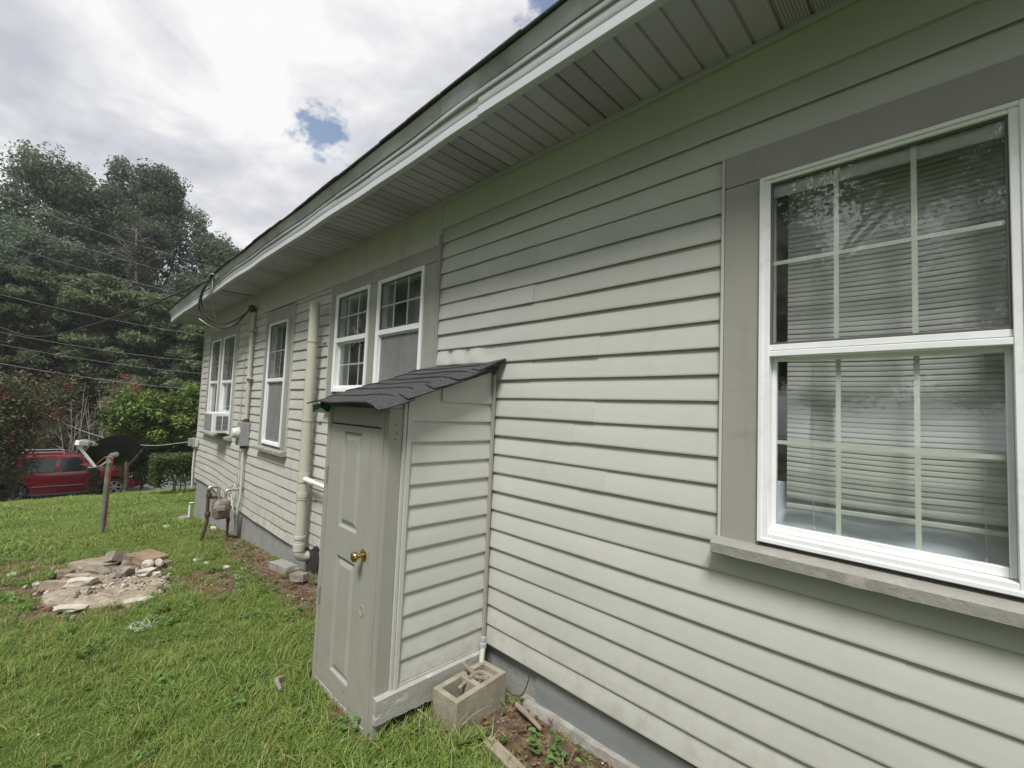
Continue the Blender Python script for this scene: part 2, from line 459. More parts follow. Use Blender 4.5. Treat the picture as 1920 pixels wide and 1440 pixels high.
leaf_mat('hedge_leaf', (0.035, 0.060, 0.018), (0.13, 0.165, 0.045), 0.3)
leaf_mat('vine_leaf', (0.05, 0.05, 0.03), (0.13, 0.12, 0.07), 0.25)
leaf_mat('weed_leaf', (0.07, 0.14, 0.035), (0.15, 0.26, 0.07), 0.3)
leaf_mat('grass_blade', (0.10, 0.172, 0.030), (0.235, 0.33, 0.075), 0.32, extra=(0.40, 0.36, 0.17), patch=(0.27, 0.29, 0.085))

# ------------------------------------------------------------------ mesh helpers
class MB:
    def __init__(s):
        s.v = []; s.f = []
    def add(s, v, f):
        o = len(s.v); s.v += [tuple(p) for p in v]; s.f += [tuple(i+o for i in q) for q in f]
        return s
    def box(s, x0, x1, y0, y1, z0, z1):
        v = [(x, y, z) for x in (x0, x1) for y in (y0, y1) for z in (z0, z1)]
        f = [(0, 1, 3, 2), (4, 6, 7, 5), (0, 4, 5, 1), (2, 3, 7, 6), (0, 2, 6, 4), (1, 5, 7, 3)]
        return s.add(v, f)
    def hexa(s, p):      # eight points, bottom ring then top ring
        f = [(3, 2, 1, 0), (4, 5, 6, 7), (0, 1, 5, 4), (1, 2, 6, 5), (2, 3, 7, 6), (3, 0, 4, 7)]
        return s.add(p, f)
    def tube(s, path, r, n=10, cap=True):
        path = [Vector(p) for p in path]
        rs = r if isinstance(r, (list, tuple)) else [r]*len(path)
        rings = []
        up = Vector((0, 0, 1))
        t0 = (path[1]-path[0]).normalized()
        a = t0.orthogonal().normalized()
        for i, p in enumerate(path):
            if i == 0: t = path[1]-path[0]
            elif i == len(path)-1: t = path[-1]-path[-2]
            else: t = (path[i+1]-path[i]).normalized()+(path[i]-path[i-1]).normalized()
            t = t.normalized() if t.length > 1e-9 else t0
            a = (a - t*a.dot(t))
            a = a.normalized() if a.length > 1e-6 else t.orthogonal().normalized()
            b = t.cross(a)
            k = 1.0
            if 0 < i < len(path)-1:
                c = (path[i]-path[i-1]).normalized().dot(t)
                k = min(1.0/max(c, 0.5), 1.6)
            rings.append([p+(a*math.cos(2*math.pi*j/n)+b*math.sin(2*math.pi*j/n))*rs[i] for j in range(n)])
        v = [q for rg in rings for q in rg]
        f = []
        for i in range(len(rings)-1):
            for j in range(n):
                f.append((i*n+j, i*n+(j+1) % n, (i+1)*n+(j+1) % n, (i+1)*n+j))
        if cap:
            f.append(tuple(range(n-1, -1, -1))); k = (len(rings)-1)*n
            f.append(tuple(range(k, k+n)))
        return s.add(v, f)
    def lathe(s, org, axis, prof, n=24):   # prof: (distance along axis, radius)
        org = Vector(org); axis = Vector(axis).normalized()
        a = axis.orthogonal().normalized(); b = axis.cross(a)
        v = []; f = []
        for (d, r) in prof:
            for j in range(n):
                t = 2*math.pi*j/n
                v.append(org+axis*d+(a*math.cos(t)+b*math.sin(t))*max(r, 1e-5))
        for i in range(len(prof)-1):
            for j in range(n):
                f.append((i*n+j, i*n+(j+1) % n, (i+1)*n+(j+1) % n, (i+1)*n+j))
        f.append(tuple(range(n-1, -1, -1))); k = (len(prof)-1)*n
        f.append(tuple(range(k, k+n)))
        return s.add(v, f)
    def grid(s, fn, nu, nv):
        v = [fn(i/(nu), j/(nv)) for i in range(nu+1) for j in range(nv+1)]
        f = [(i*(nv+1)+j, (i+1)*(nv+1)+j, (i+1)*(nv+1)+j+1, i*(nv+1)+j+1) for i in range(nu) for j in range(nv)]
        return s.add(v, f)
    def build(s, name, m, parent=None, smooth=False, bevel=0.0, fix=True, segs=2):
        me = bpy.data.meshes.new(name)
        me.from_pydata([tuple(p) for p in s.v], [], s.f)
        if fix or bevel > 0:
            bm = bmesh.new(); bm.from_mesh(me)
            if bevel > 0:
                es = [e for e in bm.edges if len(e.link_faces) == 2 and e.calc_face_angle(0) > 0.5]
                bmesh.ops.bevel(bm, geom=es, offset=bevel, segments=segs, profile=0.6, affect='EDGES')
            bmesh.ops.recalc_face_normals(bm, faces=bm.faces)
            bm.to_mesh(me); bm.free()
        if smooth:
            for p in me.polygons: p.use_smooth = True
            me.set_sharp_from_angle(angle=math.radians(40))
        me.materials.append(MATS[m])
        o = bpy.data.objects.new(name, me)
        COL.objects.link(o)
        if parent: o.parent = parent
        return o

def empty(name, loc=(0, 0, 0)):
    o = bpy.data.objects.new(name, None)
    COL.objects.link(o)
    o.empty_display_size = 0.1
    o.location = loc
    return o
def tag(o, label=None, cat=None, group=None, kind=None):
    if label: o['label'] = label
    if cat: o['category'] = cat
    if group: o['group'] = group
    if kind: o['kind'] = kind
    return o
def reorigin(o, loc):
    """move a mesh object's origin to loc without moving the mesh"""
    loc = Vector(loc)
    o.data.transform(Matrix.Translation(-loc))
    o.location = loc
    return o
def arc(c, r, a0, a1, n, u, v):
    c, u, v = Vector(c), Vector(u), Vector(v)
    return [c+u*(r*math.cos(a0+(a1-a0)*i/n))+v*(r*math.sin(a0+(a1-a0)*i/n)) for i in range(n+1)]
def spline(pts, n=8):
    """Catmull-Rom through pts"""
    P = [Vector(p) for p in pts]
    P = [P[0]*2-P[1]]+P+[P[-1]*2-P[-2]]
    out = []
    for i in range(1, len(P)-2):
        for k in range(n):
            t = k/n
            a, b, c, d = P[i-1], P[i], P[i+1], P[i+2]
            out.append(0.5*((2*b)+(c-a)*t+(2*a-5*b+4*c-d)*t*t+(3*b-a-3*c+d)*t**3))
    out.append(P[-2])
    return out

# ------------------------------------------------------------------ the lie of the land
GX = [-12, 0, 1.1, 2.2, 2.9, 4.5, 6, 7.4, 10.6, 16, 20, 23, 24.3, 25.0]
GZ = [.12, .05, .03, -.005, -.03, -.10, -.24, -.34, -.66, -1.22, -1.72, -2.18, -2.42, -2.60]
def gz(x, y):
    z = float(np.interp(x, GX, GZ))
    z = (z + float(np.interp(x-0.35, GX, GZ)) + float(np.interp(x+0.35, GX, GZ)))/3
    w = min(max((y-0.05)*2.0, 0), 1)*min(max(x-0.5, 0.15), 1)
    z += w*(0.022*noise.noise((x*0.9, y*0.9, 3.0)) + 0.010*noise.noise((x*3.1, y*3.1, 8.0)))
    return z
def dirt(x, y):
    """0 = grass, 1 = bare soil"""
    n = 0.5*noise.noise((x*1.6, y*1.6, 1.0))+0.5*noise.noise((x*5.0, y*5.0, 2.0))
    d = 0.0
    def blob(cx, cy, rx, ry, k=1.0):
        q = math.sqrt(((x-cx)/rx)**2+((y-cy)/ry)**2)
        return max(0.0, min(1.0, (1.15-q+0.55*n)*2.2))*k
    d = max(d, blob(6.25, 1.62, 1.3, 0.66), blob(7.5, 2.25, 0.9, 0.55, 0.8), blob(5.45, 0.80, 0.75, 0.28, 0.85))
    d = max(d, blob(4.5, 0.16, 1.8, 0.36, 0.95), blob(6.6, 0.22, 1.6, 0.26, 0.9), blob(1.7, 0.22, 1.0, 0.26))
    d = max(d, blob(2.5, 0.82, 0.50, 0.05, 0.6), blob(8.6, 0.10, 1.5, 0.16, 0.6), blob(0.6, 0.16, 1.0, 0.26, 0.9))
    return d
# ------------------------------------------------------------------ ground, road
def build_ground():
    xs = np.concatenate([np.arange(-12, 0.5, 0.5), np.arange(0.5, 9, 0.09), np.arange(9, 25.01, 0.3)])
    ys = np.concatenate([np.arange(-12, -0.3, 0.8), np.arange(-0.3, 4.2, 0.09), np.arange(4.2, 34.1, 0.9)])
    nx, ny = len(xs), len(ys)
    v = []; dv = []
    for x in xs:
        for y in ys:
            d = dirt(x, y) if (0 < x < 10 and -0.3 < y < 4) else 0.0
            z = gz(x, y)
            if d > 0: z += 0.012*noise.noise((x*9, y*9, 5))*d - 0.01*d
            v.append((x, y, z)); dv.append(d)
    f = [(i*ny+j, (i+1)*ny+j, (i+1)*ny+j+1, i*ny+j+1) for i in range(nx-1) for j in range(ny-1)]
    me = bpy.data.meshes.new('lawn'); me.from_pydata(v, [], f)
    at = me.attributes.new('dirt', 'FLOAT', 'POINT'); at.data.foreach_set('value', np.array(dv, dtype=np.float32))
    for p in me.polygons: p.use_smooth = True
    m = bpy.data.materials.new('soil_and_thatch'); m.use_nodes = True
    nt = m.node_tree; N, L = nt.nodes, nt.links
    b = N['Principled BSDF']; b.inputs['Roughness'].default_value = 0.95; b.inputs['Specular IOR Level'].default_value = 0.1
    geo = N.new('ShaderNodeNewGeometry')
    def noi(s, d=6):
        n = N.new('ShaderNodeTexNoise'); n.inputs['Scale'].default_value = s; n.inputs['Detail'].default_value = d
        n.inputs['Roughness'].default_value = 0.65
        L.new(geo.outputs['Position'], n.inputs['Vector']); return n.outputs[0]
    def ramp(v, *cs):
        r = N.new('ShaderNodeValToRGB'); L.new(v, r.inputs[0])
        els = r.color_ramp.elements
        els[0].position = cs[0][0]; els[0].color = (*cs[0][1], 1)
        els[1].position = cs[-1][0]; els[1].color = (*cs[-1][1], 1)
        for p, c in cs[1:-1]:
            e = els.new(p); e.color = (*c, 1)
        return r.outputs[0]
    g = ramp(noi(3.0), (0.3, (0.055, 0.085, 0.02)), (0.55, (0.10, 0.145, 0.035)), (0.75, (0.16, 0.17, 0.06)))
    s = ramp(noi(16.0), (0.30, (0.075, 0.05, 0.034)), (0.5, (0.15, 0.105, 0.072)), (0.66, (0.25, 0.19, 0.135)), (0.8, (0.38, 0.32, 0.25)))
    at_ = N.new('ShaderNodeAttribute'); at_.attribute_name = 'dirt'
    ad = N.new('ShaderNodeMath'); ad.operation = 'MULTIPLY_ADD'
    L.new(noi(22.0), ad.inputs[0]); ad.inputs[1].default_value = 0.5
    L.new(at_.outputs['Fac'], ad.inputs[2])
    mr = N.new('ShaderNodeMapRange'); mr.inputs['From Min'].default_value = 0.40; mr.inputs['From Max'].default_value = 0.75
    L.new(ad.outputs[0], mr.inputs['Value'])
    mx = N.new('ShaderNodeMix'); mx.data_type = 'RGBA'
    L.new(mr.outputs[0], mx.inputs['Factor']); L.new(g, mx.inputs['A']); L.new(s, mx.inputs['B'])
    L.new(mx.outputs['Result'], b.inputs['Base Color'])
    bp = N.new('ShaderNodeBump'); bp.inputs['Distance'].default_value = 0.03
    L.new(noi(45.0, 8), bp.inputs['Height']); L.new(bp.outputs[0], b.inputs['Normal'])
    me.materials.append(m)
    o = bpy.data.objects.new('lawn', me); COL.objects.link(o)
    tag(o, 'sloping green lawn with bare patches beside the house', kind='structure')
build_ground()

rd = MB().grid(lambda u, v: (24.75+u*8.6, -60+v*120, -2.72-0.02*abs(u-.5)), 6, 4).build('road', 'asphalt', fix=False)
tag(rd, 'grey asphalt road beyond the lawn', kind='structure')
for xx in (30.55, 30.80):
    ln = MB().box(xx, xx+.12, -60, 60, -2.716, -2.712).build('road_marking', 'road_yellow')
    tag(ln, 'yellow centre line painted on the road', kind='structure')
kb = MB().box(33.35, 33.55, -60, 60, -2.9, -2.58).build('kerb', 'concrete', bevel=0.03)
tag(kb, 'concrete kerb along the far side of the road', kind='structure')
fg = MB().grid(lambda u, v: (33.5+u*130, -150+v*300, -2.62+2.0*u), 20, 20).build('ground', 'far_ground', fix=False)
tag(fg, 'wooded ground beyond the road', kind='structure')
fg2 = MB().add([(-150, -150, -3.1), (34, -150, -3.1), (34, 150, -3.1), (-150, 150, -3.1)], [(0, 1, 2, 3)]).build('ground', 'far_ground', fix=False)
tag(fg2, 'ground around the plot', kind='structure')

# ------------------------------------------------------------------ the house
XA, XB = -3.4, 10.95          # near and far end of the side wall (wall plane y = 0)
PITCH = 0.1183
HOUSE = empty('house', (XB, 0, -0.7))
tag(HOUSE, 'long single-storey house clad in pale sage lap siding', 'house')
HINV = Matrix.Translation(-HOUSE.location)
def hp(o):
    """hang a part built in world coordinates under the house"""
    o.parent = HOUSE
    o.matrix_parent_inverse = HINV
    return o

# openings: casing outline x0,x1,z0,z1
CAS = {'near': (-0.295, 0.705, 1.205, 2.832), 'pair': (2.83, 4.76, 1.70, 2.952),
       'narrow': (5.87, 6.92, 1.07, 2.935), 'far': (8.38, 10.36, 1.07, 2.952)}

def board(x0, x1, z, h, seed, matname, parent=None, axis='x', base=0.0, dents=(), lip=0.0165, droop=None, wav=1.0, step=0.13):
    """one lap-siding board; axis 'x' lies on the plane y=base, axis 'y' on the plane x=base facing -x"""
    n = max(2, int((x1-x0)/step))
    prof = [(0.001, h+0.016, 0), (0.0025, h, 0), (0.0080, h*0.66, .6), (0.0140, h*0.33, .9), (lip-0.001, 0.012, 1), (lip, 0.005, 1), (lip-0.0015, 0.0, 1), (lip-0.005, 0.001, 1), (lip-0.006, 0.009, .8), (0.002, 0.011, .5)]
    r = random.Random(seed)
    p1, p2, p3 = r.random()*6, r.random()*6, r.random()*6
    rows = []
    for i in range(n+1):
        x = x0+(x1-x0)*i/n
        dy = wav*(0.0011*math.sin(x*2.3+p1)+0.0008*math.sin(x*5.1+p2))
        dz = wav*(0.0016*math.sin(x*1.7+p3)+0.0007*math.sin(x*6.3+p1))
        if droop: dz += droop(x)
        row = []
        for (py, pz, k) in prof:
            q = py+dy*k
            for (dx, dzz, amp, wd) in dents:
                if 0.2 < k:
                    q += amp*math.exp(-((x-dx)/wd)**2-(((pz-dzz*h))/(0.45*h))**2)
            row.append((x, q, z+pz+dz*(0.3+0.7*k)))
        rows.append(row)
    m = len(prof)
    v = [p for rw in rows for p in rw]
    f = [(i*m+j, (i+1)*m+j, (i+1)*m+j+1, i*m+j+1) for i in range(n) for j in range(m-1)]
    f.append(tuple(range(m))); f.append(tuple((n*m)+j for j in range(m-1, -1, -1)))
    if axis == 'x': v = [(a, base+b, c) for a, b, c in v]
    else: v = [(base-b, a, c) for a, b, c in v]
    return MB().add(v, f).build('siding_board', matname, parent, smooth=True)

def siding():
    k = 0
    # right of the closet
    z0 = 0.236
    rows = 23
    for i in range(rows+1):
        z = z0+i*PITCH
        h = PITCH
        segs = [(XA, 2.815)]
        c = CAS['near']
        if z+h > c[2]+0.045 and z < c[3]-0.02:
            segs = [(XA, c[0]+0.02), (c[1]-0.02, 2.815)]
        for (a, b) in segs:
            r = random.Random(i*7+3)
            cut = None
            if b-a > 1.5 and i % 3 != 1:
                cut = a+(b-a)*(0.25+0.5*r.random())
                if i == 20: cut = 2.26
                if i == 19: cut = 2.27
            dents = []
            if i in (15, 16) and b > 2: dents = [(2.74, .45, .016, .045), (2.66, .7, -.020, .04), (2.57, .35, .018, .05), (2.47, .7, -.015, .04), (2.37, .4, .014, .05), (2.24, .6, -.008, .06), (2.1, .5, -.004, .1)]
            if i in (16, 17, 18) and b > 2: dents = [(2.0+0.2*i-3.2, .5, .003, .22), (2.3, .5, -.003, .15), (1.4, .4, .003, .3)]
            if i == 19 and b > 2: dents = [(2.27, .1, .004, .06), (1.9, .4, -.003, .25)]
            for (s, e, off) in ([(a, b, 0)] if cut is None else [(a, cut, 0), (cut-0.012, b, 0.0022)]):
                hp(board(s, e, z, h, 100+k, 'siding', dents=dents, base=off, step=0.05 if dents else 0.13)); k += 1
    # left of the closet: two boards lower, the bottom edge sags
    z0 = 0.070
    for i in range(0, 25):
        z = z0+i*PITCH
        h = PITCH
        if z > 2.93: break
        segs = [(2.83, XB)]
        for key in ('pair', 'narrow', 'far'):
            c = CAS[key]
            if z+h > c[2]+0.045 and z < c[3]-0.02:
                new = []
                for (a, b) in segs:
                    if c[0]+0.02 > a and c[1]-0.02 < b:
                        new += [(a, c[0]+0.02), (c[1]-0.02, b)]
                    elif c[0]+0.02 <= a and c[1]-.02 > a: new.append((c[1]-0.02, b))
                    else: new.append((a, b))
                segs = new
        amp = max(0.0, 1.0-i/9.0)
        def droop(x, amp=amp):
            t = (x-4.5)/2.5
            d = -0.066*max(0, min(1, t)) if x < 7.0 else -0.066+0.085*max(0, min(1, (x-7.0)/2.2))
            return amp*(d+0.010*math.sin(x*2.1))
        for (a, b) in segs:
            if b-a < 0.05: continue
            cut = None
            if b-a > 4: cut = a+(b-a)*(0.3+0.4*random.Random(i).random())
            for (s, e, off) in ([(a, b, 0)] if cut is None else [(a, cut, 0), (cut-0.012, b, 0.002)]):
                hp(board(s, e, z, h, 500+k, 'siding_old', droop=droop, wav=2.2, base=off)); k += 1
siding()

# solid wall behind the boards, with the window holes left open
HOLES = [(-0.13, 0.54, 1.26, 2.67), (3.02, 3.70, 1.86, 2.80), (3.92, 4.58, 1.86, 2.80), (6.06, 6.73, 1.15, 2.73),
         (8.53, 9.22, 1.15, 2.76), (9.49, 10.11, 1.15, 2.76)]
def wall():
    xs = sorted({XA, XB}|{h[0] for h in HOLES}|{h[1] for h in HOLES})
    zs = sorted({0.25, 3.6}|{h[2] for h in HOLES}|{h[3] for h in HOLES})
    m = MB()
    for a, b in zip(xs, xs[1:]):
        for c, d in zip(zs, zs[1:]):
            cx, cz = (a+b)/2, (c+d)/2
            if any(h[0] < cx < h[1] and h[2] < cz < h[3] for h in HOLES): continue
            m.add([(a, -.002, c), (b, -.002, c), (b, -.002, d), (a, -.002, d)], [(0, 1, 2, 3)])
            m.add([(a, -.12, c), (b, -.12, c), (b, -.12, d), (a, -.12, d)], [(3, 2, 1, 0)])
    for (a, b, c, d) in HOLES:
        for p, q in (((a, c), (b, c)), ((b, c), (b, d)), ((b, d), (a, d)), ((a, d), (a, c))):
            m.add([(p[0], -.002, p[1]), (q[0], -.002, q[1]), (q[0], -.12, q[1]), (p[0], -.12, p[1])], [(0, 1, 2, 3)])
    # far and back walls of the house
    m.box(XB-0.12, XB-0.003, -7.0, -0.13, 0.25, 3.6)
    m.box(XA, XB-.13, -7.1, -7.0, 0.25, 3.6)
    m.box(XA-0.1, XA, -7.1, -0.003, 0.25, 3.6)
    hp(m.build('wall', 'siding_old', fix=False))
    rm = MB()
    rm.box(XA+.01, XB-.14, -6.95, -.14, 0.26, 0.45)
    rm.box(XA+.01, XB-.14, -6.95, -.14, 3.1, 3.2)
    for x in (1.9, 5.3, 7.6): rm.box(x, x+.1, -6.9, -.125, .45, 3.1)
    rm.box(XA+.02, XB-.15, -3.4, -3.3, .45, 3.1)
    hp(rm.build('room_partition', 'room'))
wall()

def foundation():
    m = MB()
    # stucco plinth under the far stretch
    def top(x): return 0.16 if x < 4.5 else 0.16-0.06*min(1, (x-4.5)/2.5)
    n = 60
    m.grid(lambda u, v: (2.85+(XB-2.91)*u, -0.022+0.006*noise.noise((u*25, v*2, 1)), -1.1+(1.28)*v), n, 4)
    m.grid(lambda u, v: (XB-0.06-0.004*noise.noise((u*9, v*2, 3)), -0.022-6.9*u, -1.1+1.5*v), 8, 3)
    m.grid(lambda u, v: (XA+(2.85-XA)*u, -0.035, -.6+(.92)*v), 6, 3)
    hp(m.build('foundation', 'foundation', fix=False, smooth=True))
    # flat metal skirting near the camera and a rough footing at its foot
    m = MB()
    m.grid(lambda u, v: (XA+(1.72-XA)*u, -0.010+0.004*noise.noise((u*18, v*3, 2))+(0.01 if v > .95 else 0), 0.02+0.19*v-0.012*math.sin(u*5)), 60, 6)
    m.box(XA, 1.72, -.034, -.018, 0.0, 0.195)
    hp(m.build('skirting_panel', 'skirt_metal', fix=False, smooth=True))
    def foot(u, v):
        x = XA+(1.80-XA)*u
        rough = 0.02*noise.noise((x*4, v*3, 7))+0.012*noise.noise((x*13, v*6, 2))
        y = -0.02+v*(0.058+rough)
        z = 0.055-0.01*v+0.012*noise.noise((x*11, v*5, 9))-(0.14*max(0, v-.72)/.28)
        return (x, y, z+float(np.interp(x, GX, GZ))*0.4)
    hp(MB().grid(foot, 130, 8).build('footing', 'concrete', fix=False, smooth=True))
foundation()

# frieze, corner trim, soffit, fascia, roof
def upper():
    c = MB(); c.box(XA, 2.80, 0.001, 0.024, 3.072, 3.30); hp(c.build('frieze_board', 'siding', bevel=0.003))
    c = MB(); c.box(2.804, XB, 0.001, 0.026, 2.955, 3.30); hp(c.build('frieze_board', 'siding_old', bevel=0.003))
    c = MB(); c.box(XA, XB, 0.0265, 0.050, 3.262, 3.287); hp(c.build('soffit_channel', 'soffit', bevel=0.004))
    c = MB(); c.box(2.800, 2.828, 0.0, 0.034, 1.72, 3.03); hp(c.build('corner_trim', 'trim', bevel=0.004))
    c = MB(); c.box(XB-.02, XB+.022, -.05, 0.026, -0.02, 3.28); hp(c.build('corner_trim', 'siding_old', bevel=0.006))
    # soffit: one strip object per board
    w = 0.1045
    src = {}
    def strip(kind, y1):
        key = kind
        if key not in src:
            m = MB()
            prof = [(0.0, 0.012), (0.004, 0.0), (w-0.012, 0.0), (w-0.008, 0.011), (w+0.004, 0.011)]
            pts = []
            for y in (0.024, 0.13, 0.27, 0.40, 0.515):
                pts += [(a, y, b) for a, b in prof]
            mm = len(prof)
            f = [(i*mm+j, i*mm+j+1, (i+1)*mm+j+1, (i+1)*mm+j) for i in range(4) for j in range(mm-1)]
            m.add(pts, f)
            me = m.build('soffit_panel', 'soffit_vent' if kind else 'soffit', fix=False)
            src[key] = me.data
            return hp(me)
        o = bpy.data.objects.new('soffit_panel', src[key]); COL.objects.link(o)
        return hp(o)
    x = -0.9; i = 0
    x_end = 11.45
    ref = 1.1156
    i0 = int((x-ref)/w)-1
    for i in range(i0, int((x_end-ref)/w)+1):
        xx = ref+i*w
        if xx+w > x_end+.05: break
        kind = 1 if (i % 9 in (0, 1, 2)) else 0
        o = strip(kind, 0.515)
        o.location = (xx, 0, 3.286+0.0012*math.sin(i*1.7))
    # dark open joint in the soffit near the far end
    j = MB(); j.box(7.62, 7.645, .03, .5, 3.279, 3.2835); hp(j.build('soffit_joint', 'tar'))
    # fascia: a run of bent metal covers, each overlapping the next
    def sag(x): return (-0.035*max(0, (x-9.6)/1.9)**2+0.006*math.sin(x*1.3)+0.004*math.sin(x*3.7+1))
    def run(x0, x1, prof, name, m, off):
        n = max(3, int((x1-x0)/0.12))
        pts = []
        for i in range(n+1):
            x = x0+(x1-x0)*i/n
            dz = sag(x); dy = 0.003*math.sin(x*2.9+off*900)+0.002*math.sin(x*7)
            pts += [(x, y+dy+off, z+dz) for y, z in prof]
        mm = len(prof)
        f = [(i*mm+j, i*mm+j+1, (i+1)*mm+j+1, (i+1)*mm+j) for i in range(n) for j in range(mm-1)]
        f += [tuple(range(mm)), tuple(n*mm+j for j in range(mm))]
        return hp(MB().add(pts, f).build(name, m, smooth=True))
    low = [(0.478, 3.277), (0.515, 3.268), (0.522, 3.273), (0.521, 3.322), (0.517, 3.326), (0.521, 3.331), (0.520, 3.378), (0.516, 3.382), (0.495, 3.383)]
    up = [(0.495, 3.380), (0.530, 3.384), (0.533, 3.389), (0.532, 3.408), (0.495, 3.411)]
    cuts = [-3.4, -0.6, 1.82, 3.02, 5.4, 7.2, 9.3, 11.56]
    for k, (a, b) in enumerate(zip(cuts, cuts[1:])):
        run(a-0.02, b, low, 'fascia_board', 'fascia', 0.0025*(k % 2))
    cuts = [-3.4, 0.4, 3.6, 6.6, 9.9, 11.56]
    for k, (a, b) in enumerate(zip(cuts, cuts[1:])):
        run(a-0.02, b, up, 'fascia_board', 'fascia', 0.0025*(k % 2))
    edge = [(0.495, 3.412), (0.538, 3.418), (0.566, 3.486), (0.567, 3.492), (0.49, 3.492)]
    run(-3.4, 11.57, edge, 'roof_edge', 'roof_edge', 0.0)
    # far end return of the eave
    c = MB(); c.box(11.562, 11.60, -7.4, 0.52, 3.24, 3.40); hp(c.build('fascia_board', 'fascia', bevel=0.004))
    c = MB(); c.box(11.45, 11.56, -7.4, 0.50, 3.286, 3.30); c.box(XB, 11.46, -7.4, 0.02, 3.29, 3.30); hp(c.build('soffit_end', 'soffit'))
    # roof planes with hip at the far end
    m = MB()
    ey, ez, rz, ry = 0.556, 3.493, 5.05, -3.4
    m.add([(-3.5, ey, ez), (11.62, ey, ez-.01), (7.6, ry, rz), (-3.5, ry, rz)], [(0, 1, 2, 3)])
    m.add([(11.62, ey, ez-.01), (11.62, -7.5, ez), (7.6, ry, rz)], [(0, 1, 2)])
    m.add([(11.62, -7.5, ez), (-3.5, -7.5, ez), (-3.5, ry, rz), (7.6, ry, rz)], [(0, 1, 2, 3)])
    rf = hp(m.build('roof', 'roof_shingle', fix=False))
    # eave course of roof shingles, each tab its own piece
    r = random.Random(4)
    x = -1.5
    while x < 11.55:
        w2 = 0.30+0.05*r.random()
        w2 = min(w2, 11.62-x)
        dy = 0.012*r.random(); dz = 0.006*r.random()+sag(x)
        t = MB().hexa([(x, ey-.25, ez+.10+dz), (x+w2-.0015, ey-.25, ez+.10+dz), (x+w2-.0015, ey+.028+dy, ez+.001+dz), (x, ey+.028+dy, ez+.001+dz),
                       (x, ey-.25, ez+.108+dz), (x+w2-.0015, ey-.25, ez+.108+dz), (x+w2-.0015, ey+.030+dy, ez+.008+dz), (x, ey+.030+dy, ez+.008+dz)])
        o = t.build('shingle', 'roof_shingle')
        o.parent = rf
        x += w2
upper()

# ------------------------------------------------------------------ windows
def rect_frame(m, x0, x1, z0, z1, w, y0, y1, wb=None, wt=None):
    wb = wb or w; wt = wt or w
    m.box(x0, x0+w, y0, y1, z0, z1); m.box(x1-w, x1, y0, y1, z0, z1)
    m.box(x0+w, x1-w, y0+.0006, y1-.0006, z0, z0+wb); m.box(x0+w, x1-w, y0+.0006, y1-.0006, z1-wt, z1)

def sub(o, parent):
    o.parent = parent          # the parent part already stands in world coordinates
    return o

def window(x0, x1, z0, z1, zr, fw=0.032, low_muntins=True, screen=False, label=None):
    m = MB()
    rect_frame(m, x0, x1, z0, z1, fw, -0.05, 0.040, wb=0.03, wt=0.024)
    rect_frame(m, x0-.008, x1+.008, z0-.006, z1+.006, 0.016, 0.028, 0.046)
    # meeting rail
    m.box(x0+fw-.002, x1-fw+.002, 0.002, 0.030, zr+.003, zr+.026)
    m.box(x0+fw-.002, x1-fw+.002, 0.000, 0.037, zr-.022, zr)
    w = hp(m.build('window', 'white_vinyl', bevel=0.002, segs=1))
    if label: w['label'] = label
    a, b = x0+fw, x1-fw
    # upper sash and pane
    s = MB(); rect_frame(s, a, b, zr+.0265, z1-.0245, .007, 0.010, 0.030); sub(s.build('sash', 'sash_gasket'), w)
    g = MB(); g.box(a+.006, b-.006, .022, .025, zr+.027, z1-.026); sub(g.build('pane', 'glass'), w)
    s = MB(); rect_frame(s, a, b, z0+.031, zr-.0225, .016, -0.026, 0.000, wb=.030)
    sub(s.build('sash', 'white_vinyl', bevel=0.002, segs=1), w)
    g = MB(); g.box(a+.014, b-.014, -.012, -.009, z0+.05, zr-.034); sub(g.build('pane', 'glass'), w)
    def bars(za, zb, y, nv=2):
        t = 0.0075
        for k in range(1, nv+1):
            xx = a+(b-a)*k/(nv+1)
            sub(MB().box(xx-t, xx+t, y-.003, y+.003, za, zb).build('muntin', 'muntin'), w)
        zz = (za+zb)/2
        sub(MB().box(a+.005, b-.005, y-.0026, y+.0026, zz-t, zz+t).build('muntin', 'muntin'), w)
    bars(zr+.03, z1-.028, .0165)
    if low_muntins: bars(z0+.06, zr-.036, -.0165)
    if screen:
        sc = MB(); sc.box(a+.003, b-.003, .010, .0105, z0+.032, zr-.024); sub(sc.build('screen', 'screen'), w)
        sc = MB(); rect_frame(sc, a+.001, b-.001, z0+.0308, zr-.0228, .012, .004, .015); sub(sc.build('screen_frame', 'white_vinyl'), w)
    return w

